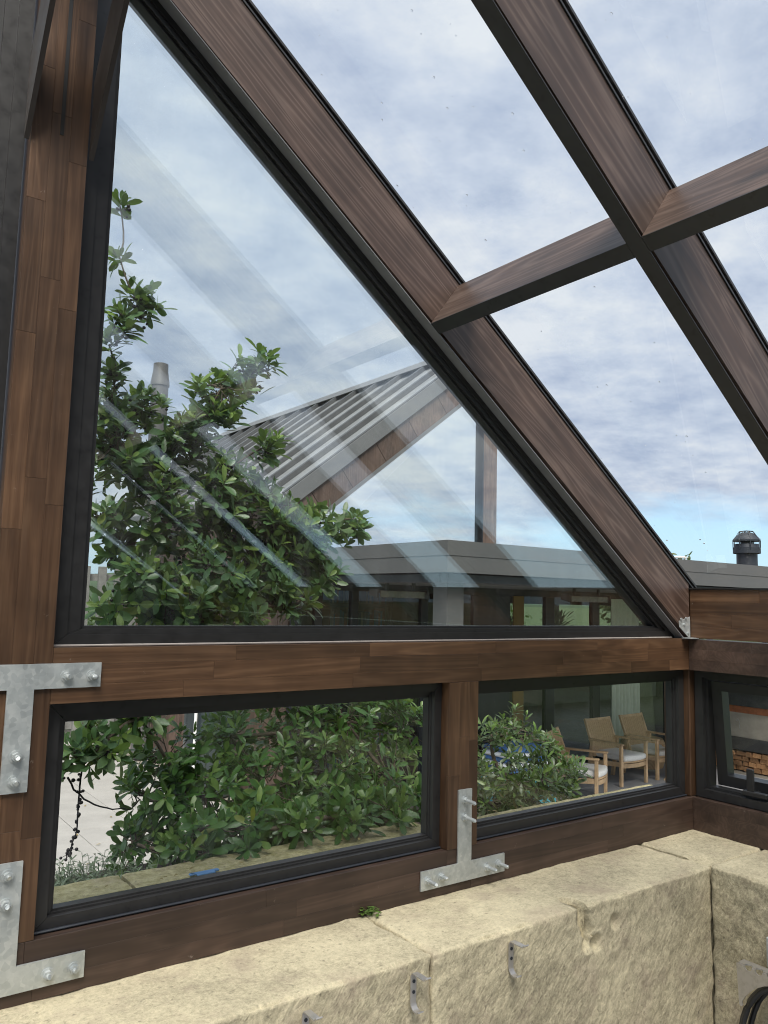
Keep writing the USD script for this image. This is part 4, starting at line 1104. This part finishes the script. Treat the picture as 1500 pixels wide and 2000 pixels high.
# houseplants on the inner sill
def potplant(x, y, z, label, seed, h=.35):
    t = thing('house_plant', label, 'plant', (x, y, z))
    obj('pot', lathe([(0, 0), (.09, 0), (.12, .18), (.105, .18), (.10, .15), (0, .15)], (x, y, z), 20), 'interior_dark', t, smooth=40)
    rg = np.random.RandomState(seed); P, D, N = [], [], []
    for _ in range(60):
        a, e = rg.uniform(0, 6.28), rg.uniform(.2, 1.3); d = np.array([math.cos(a) * math.cos(e), math.sin(a) * math.cos(e), math.sin(e)])
        P.append(np.array([x, y, z + .16]) + d * rg.uniform(0, h * .6)); D.append(d); N.append([-d[0], -d[1], 1.])
    obj('foliage', leaves(np.array(P), np.array(D), np.array(N), np.full(60, h * .5), np.full(60, h * .12), rg), 'leaf_large', t, smooth=True, kind='stuff')


obj('plant_stand', cat([box(8.95, 12.2, 9.15, 9.45, -.62, -.58), box(9.0, 9.05, 9.18, 9.42, -2.44, -.62), box(12.1, 12.15, 9.18, 9.42, -2.44, -.62)]), 'interior_dark', label='dark shelf carrying plants inside the garden windows', cat='shelf')
potplant(9.30, 9.3, -.58, 'spiky house plant inside the left garden window', 31)
potplant(10.55, 9.3, -.58, 'wide house plant inside the right garden window', 32, .4)
potplant(8.3, 8.2, -2.5, 'dark leafed plant by the doors beside the grey column', 33, .8)

# ------------------------------------------------------------------ chairs and table on the terrace
def chair(loc, rot, label):
    t = thing('wicker_armchair', label, 'armchair', loc, 'wicker armchairs on the terrace', rot)
    W2, LG = .30, .022
    o = lambda n, m, mt, **k: obj(n, m, mt, t, local=True, **k)
    for s in (-1, 1):
        o('leg', box(s * (W2 - LG) - LG, s * (W2 - LG) + LG, -.022, .022, 0, .555, .005), 'teak_upright')
        x = s * (W2 - LG)
        o('leg', xz2([(.47, .555), (.515, .555), (.60, 0), (.555, 0)], x - LG, x + LG), 'teak_upright')
        o('arm', box(x - .032, x + .032, -.035, .55, .556, .582, .008), 'teak')
        o('seat_rail', xz2([(.0225, .27), (.0225, .33), (.52, .29), (.53, .23)], x - .014, x + .014), 'teak')
    n = 14
    xs = np.linspace(-W2 + 2 * LG, W2 - 2 * LG, n)
    bow = -.045 * (1 - (xs / (W2 - 2 * LG)) ** 2) - .012
    pts = [(x, b) for x, b in zip(xs, bow)] + [(x, b + .024) for x, b in zip(xs[::-1], bow[::-1])]
    m = trimesh.creation.extrude_polygon(Polygon(pts), .055, engine='earcut'); m.apply_translation([0, 0, .25])
    m2 = trimesh.creation.extrude_polygon(Polygon(pts), .02, engine='earcut'); m2.apply_translation([0, -.004, .318])
    o('apron', cat([m, m2]), 'teak')
    # cushion: a rounded slab with a bowed front
    cu = [(x, b - .012) for x, b in zip(xs, bow)] + [(W2 - 2 * LG, .50), (-W2 + 2 * LG, .50)]
    P = Polygon(cu); vs = []
    layers = [(.018, .338), (.004, .350), (0, .375), (.004, .400), (.020, .414), (.06, .420)]
    prev = None
    import manifold3d as m3
    hulls = []
    for inset, z in layers:
        q = P.buffer(-inset) if inset else P
        hulls += [(x, y, z) for x, y in list(q.exterior.coords)[:-1]]
    h = trimesh.convex.convex_hull(np.array(hulls))
    o('seat_cushion', h, 'cushion', smooth=50)
    # raked back: frame and woven panel
    def back(a, b, x0, x1, d0, d1):
        e = np.array([.185, .50]); e = e / np.linalg.norm(e)          # up the back (y, z)
        nn = np.array([e[1], -e[0]])
        b0 = np.array([.455, .34])
        q = [b0 + e * a + nn * d0, b0 + e * b + nn * d0, b0 + e * b + nn * d1, b0 + e * a + nn * d1]
        return xz2([tuple(p) for p in q], x0, x1)
    o('back_frame', cat([back(0, .535, -.285, -.250, -.014, .018), back(0, .535, .250, .285, -.014, .018), back(.495, .53, -.2495, .2495, -.014, .018), back(.06, .09, -.2495, .2495, -.012, .016)]), 'teak_upright')
    o('woven_back', back(.09, .495, -.25, .25, -.004, .006), 'wicker')
    for k in range(11):
        x = -.225 + .045 * k
        o('cane', back(.092, .493, x - .006, x + .006, -.0075, .0095), 'wicker')
    return t


def xz2(pts, x0, x1):                 # polygon in (y, z) between x0 and x1
    P = Polygon(pts)
    pts = list(P.exterior.coords)[:-1]
    if not P.exterior.is_ccw:
        pts = pts[::-1]
    return yz(pts, x0, x1)


chair((9.72, 7.18, -2.5), 0.0, 'middle wicker armchair with pale cushion, facing the glasshouse')
chair((10.56, 7.20, -2.5), 0.03, 'farthest wicker armchair with pale cushion, behind the round side table')
chair((8.53, 6.80, -2.5), 0.47, 'nearest wicker armchair with pale cushion, half hidden by the small bush')
ST = thing('side_table', 'small round teak side table on crossed legs at the right chair', 'table', (10.42, 6.95, -2.5))
obj('table_top', lathe([(0, 0), (.21, 0), (.215, .012), (.21, .024), (0, .024)], (10.42, 6.95, -2.005), 32), 'teak', ST, smooth=35)
for a in (0.3, 1.87, 3.44, 5.01):
    obj('leg', tube([(10.42 + .19 * math.cos(a), 6.95 + .19 * math.sin(a), -2.5), (10.42 - .14 * math.cos(a + .6), 6.95 - .14 * math.sin(a + .6), -2.006)], .014, 8), 'teak_upright', ST, smooth=True)
obj('wicker_pouf', lathe([(0, 0), (.30, 0), (.335, .12), (.335, .36), (.30, .43), (0, .44)], (11.0, 7.95, -2.5), 32), 'wicker', smooth=40, label='round woven pouf beside the farthest armchair', cat='pouf')
TW = thing('towel_pile', 'pile of blue and white striped towels on a turquoise cushion behind the small bush', 'towels', (6.85, 6.6, -2.5))
obj('turquoise_cushion', box(6.45, 7.25, 6.35, 6.95, -2.5, -1.95, .08), 'turquoise', TW, smooth=60)
for k in range(6):
    obj('towel', box(6.5 + .02 * (k % 2), 7.15 - .02 * (k % 3), 6.40, 6.88, -1.945 + .055 * k, -1.895 + .055 * k, .02), 'blue_towel' if k % 2 else 'white_towel', TW, smooth=60)

# ------------------------------------------------------------------ log store seen through the opening window
LS = thing('log_store', 'low concrete and steel bench with a firewood bay underneath', 'log store', (12.5, 6.4, -2.5))
X0, YA, YB = 12.1, 4.0, 7.6
obj('top_slab', box(X0 - .04, 13.0, YA, YB, -1.52, -1.15, .01), 'charred_beam', LS)
obj('steel_band', box(X0 - .02, 13.0, YA, YB, -1.625, -1.5205, .004), 'rusty_steel', LS)
obj('concrete_panel', box(X0, 13.0, YA, YB, -2.0, -1.6255), 'concrete', LS)
obj('lower_beam', box(X0 - .05, X0 + .1, YA, YB, -2.19, -2.0005, .006), 'charred_beam', LS)
obj('end_pier', box(X0, 13.0, YB - .12, YB, -2.5, -2.1905), 'concrete', LS)
obj('end_pier', box(X0, 13.0, YA, YA + .12, -2.5, -2.1905), 'concrete', LS)
obj('back_panel', box(12.9, 13.0, YA + .12, YB - .12, -2.5, -2.0005), 'charred_beam', LS)
for y in (7.0, 6.05, 5.1):
    obj('hook', tube([(X0 - .001, y, -1.76), (X0 - .03, y, -1.755), (X0 - .035, y - .03, -1.72), (X0 - .03, y - .05, -1.76), (X0 - .02, y - .05, -1.88)], .006, 6), 'stainless', LS)
rr = random.Random(3)
z = -2.5
row = 0
while z < -2.26:
    h = rr.uniform(.07, .095)
    y = YA + .15
    while y < YB - .22:
        w = rr.uniform(.09, .19)
        hh = h * rr.uniform(.8, 1.0)
        pts = [(y + .004, z), (y + w - .004, z), (y + w - rr.uniform(.002, .02), z + hh), (y + rr.uniform(.004, .03), z + hh * rr.uniform(.85, 1))]
        co = ('bottom', 'second', 'third', 'fourth', 'top')[min(row, 4)]
        obj('log', yz(pts, X0 - rr.uniform(.0, .07), X0 + .35), 'split_log', label=f'split firewood log in the {co} course under the concrete bench', cat='log', group=f'split logs in the {co} course under the bench')
        y += w
    z += h
    row += 1

# ------------------------------------------------------------------ things left of the house
SC = thing('slat_screen', 'grey upright slat screen at the far end of the terrace', 'screen', (3.0, 14.2, -2.5))
for k in range(16):
    x = 0.6 + .28 * k
    obj('slat', box(x, x + .13, 14.1, 14.19, -2.5, 0.45, .004), 'slat_grey', SC)
obj('rail', cat([box(0.5, 4.95, 14.1905, 14.24, 0.2, 0.32), box(0.5, 4.95, 14.1905, 14.24, -2.3, -2.18)]), 'slat_grey', SC)
TK = thing('water_tank', 'dark glossy cylinder tank standing against the brown boards', 'tank', (4.3, 9.6, -2.5))
obj('tank_body', lathe([(0, 0), (.30, 0), (.32, .03), (.32, 1.45), (.28, 1.53), (0, 1.58)], (4.42, 9.7, -2.5), 36), 'tank_dark', TK, smooth=35)
obj('pipe', cyl((4.12, 9.45, -2.5), (4.12, 9.45, -0.9), .02, 10), 'white_metal', TK, smooth=40)


def palm(x, y, z, label):
    t = thing('palm', label, 'palm', (x, y, z))
    obj('trunk', tube([(x, y, z), (x + .05, y, z + .7), (x + .06, y, z + 1.3)], [.16, .13, .11], 10), 'bark', t, smooth=True)
    rg = np.random.RandomState(4); P, D, N = [], [], []; st = []
    for k in range(22):
        a = k * 2.4; e = rg.uniform(.1, 1.2); L = rg.uniform(1.1, 1.7)
        pts = []
        for s in np.linspace(0, 1, 8):
            pts.append(np.array([x + .06 + math.cos(a) * math.cos(e) * L * s, y + math.sin(a) * math.cos(e) * L * s, z + 1.3 + L * s * math.sin(e) - .8 * s * s]))
        st.append(tube(pts, np.linspace(.012, .004, 8), 5))
        pts = np.array(pts)
        for q in np.linspace(.15, 1, 34):
            i = min(6, int(q * 7)); c = pts[i] + (pts[i + 1] - pts[i]) * (q * 7 - i); tg = pts[i + 1] - pts[i]; tg /= np.linalg.norm(tg)
            sd = np.cross(tg, [0, 0, 1.]); sd /= np.linalg.norm(sd)
            for s in (-1, 1):
                P.append(c); D.append(sd * s * .8 + tg * .6 + np.array([0, 0, -.15])); N.append([0, 0, 1.])
    obj('frond_stem', cat(st), 'leaf_palm', t, smooth=True)
    n = len(P)
    obj('foliage', leaves(np.array(P), np.array(D), np.array(N), np.full(n, .42), np.full(n, .028), rg), 'leaf_palm', t, smooth=True, kind='stuff')


palm(4.1, 16.0, -2.6, 'pale green palm behind the grey slat screen')


def far_tree(x, y, h, w, label, seed, z0=-2.6, nb=26):
    t = thing('garden_tree', label, 'tree', (x, y, z0), 'trees in the garden beyond the house')
    rg = np.random.RandomState(seed)
    br, P, D, N = [tube([(x, y, z0), (x + .05, y, z0 + h * .5), (x, y + .05, z0 + h * .85)], [.16, .11, .04], 8)], [], [], []
    for _ in range(nb):
        u = rg.normal(0, 1, 3); u /= np.linalg.norm(u)
        c = np.array([x, y, z0 + h * .64]) + u * np.array([w, w, h * .36]) * rg.uniform(.45, .95)
        s = np.array([x, y, z0 + h * rg.uniform(.25, .6)])
        br.append(tube([s, (s + c) / 2 + [0, 0, -.1], c], [.04, .025, .01], 5))
        for _ in range(70):
            v = rg.normal(0, 1, 3); v /= np.linalg.norm(v)
            P.append(c + v * w * .38 * rg.uniform(.4, 1)); D.append(v + rg.normal(0, .5, 3)); N.append(rg.normal(0, .5, 3) + [0, 0, 1.])
    obj('trunk', cat(br), 'bark', t, smooth=True)
    n = len(P)
    obj('crown', leaves(np.array(P), np.array(D), np.array(N), rg.uniform(.14, .26, n), rg.uniform(.07, .12, n), rg), 'leaf_far', t, smooth=True)


far_tree(19.1, 13.2, 4.35, 1.6, 'bushy olive tree showing above the flat roof left of the chimney', 41)
far_tree(12.0, 21.0, 3.3, 2.2, 'rounded garden tree seen through the left garden window', 42)
far_tree(16.5, 20.0, 3.0, 2.2, 'rounded garden tree seen through the right garden window', 43)
far_tree(21.5, 23.0, 3.2, 2.4, 'rounded garden tree farthest right beyond the house windows', 44)
far_tree(8.6, 22.0, 3.0, 2.2, 'rounded garden tree behind the timber panel windows', 45)
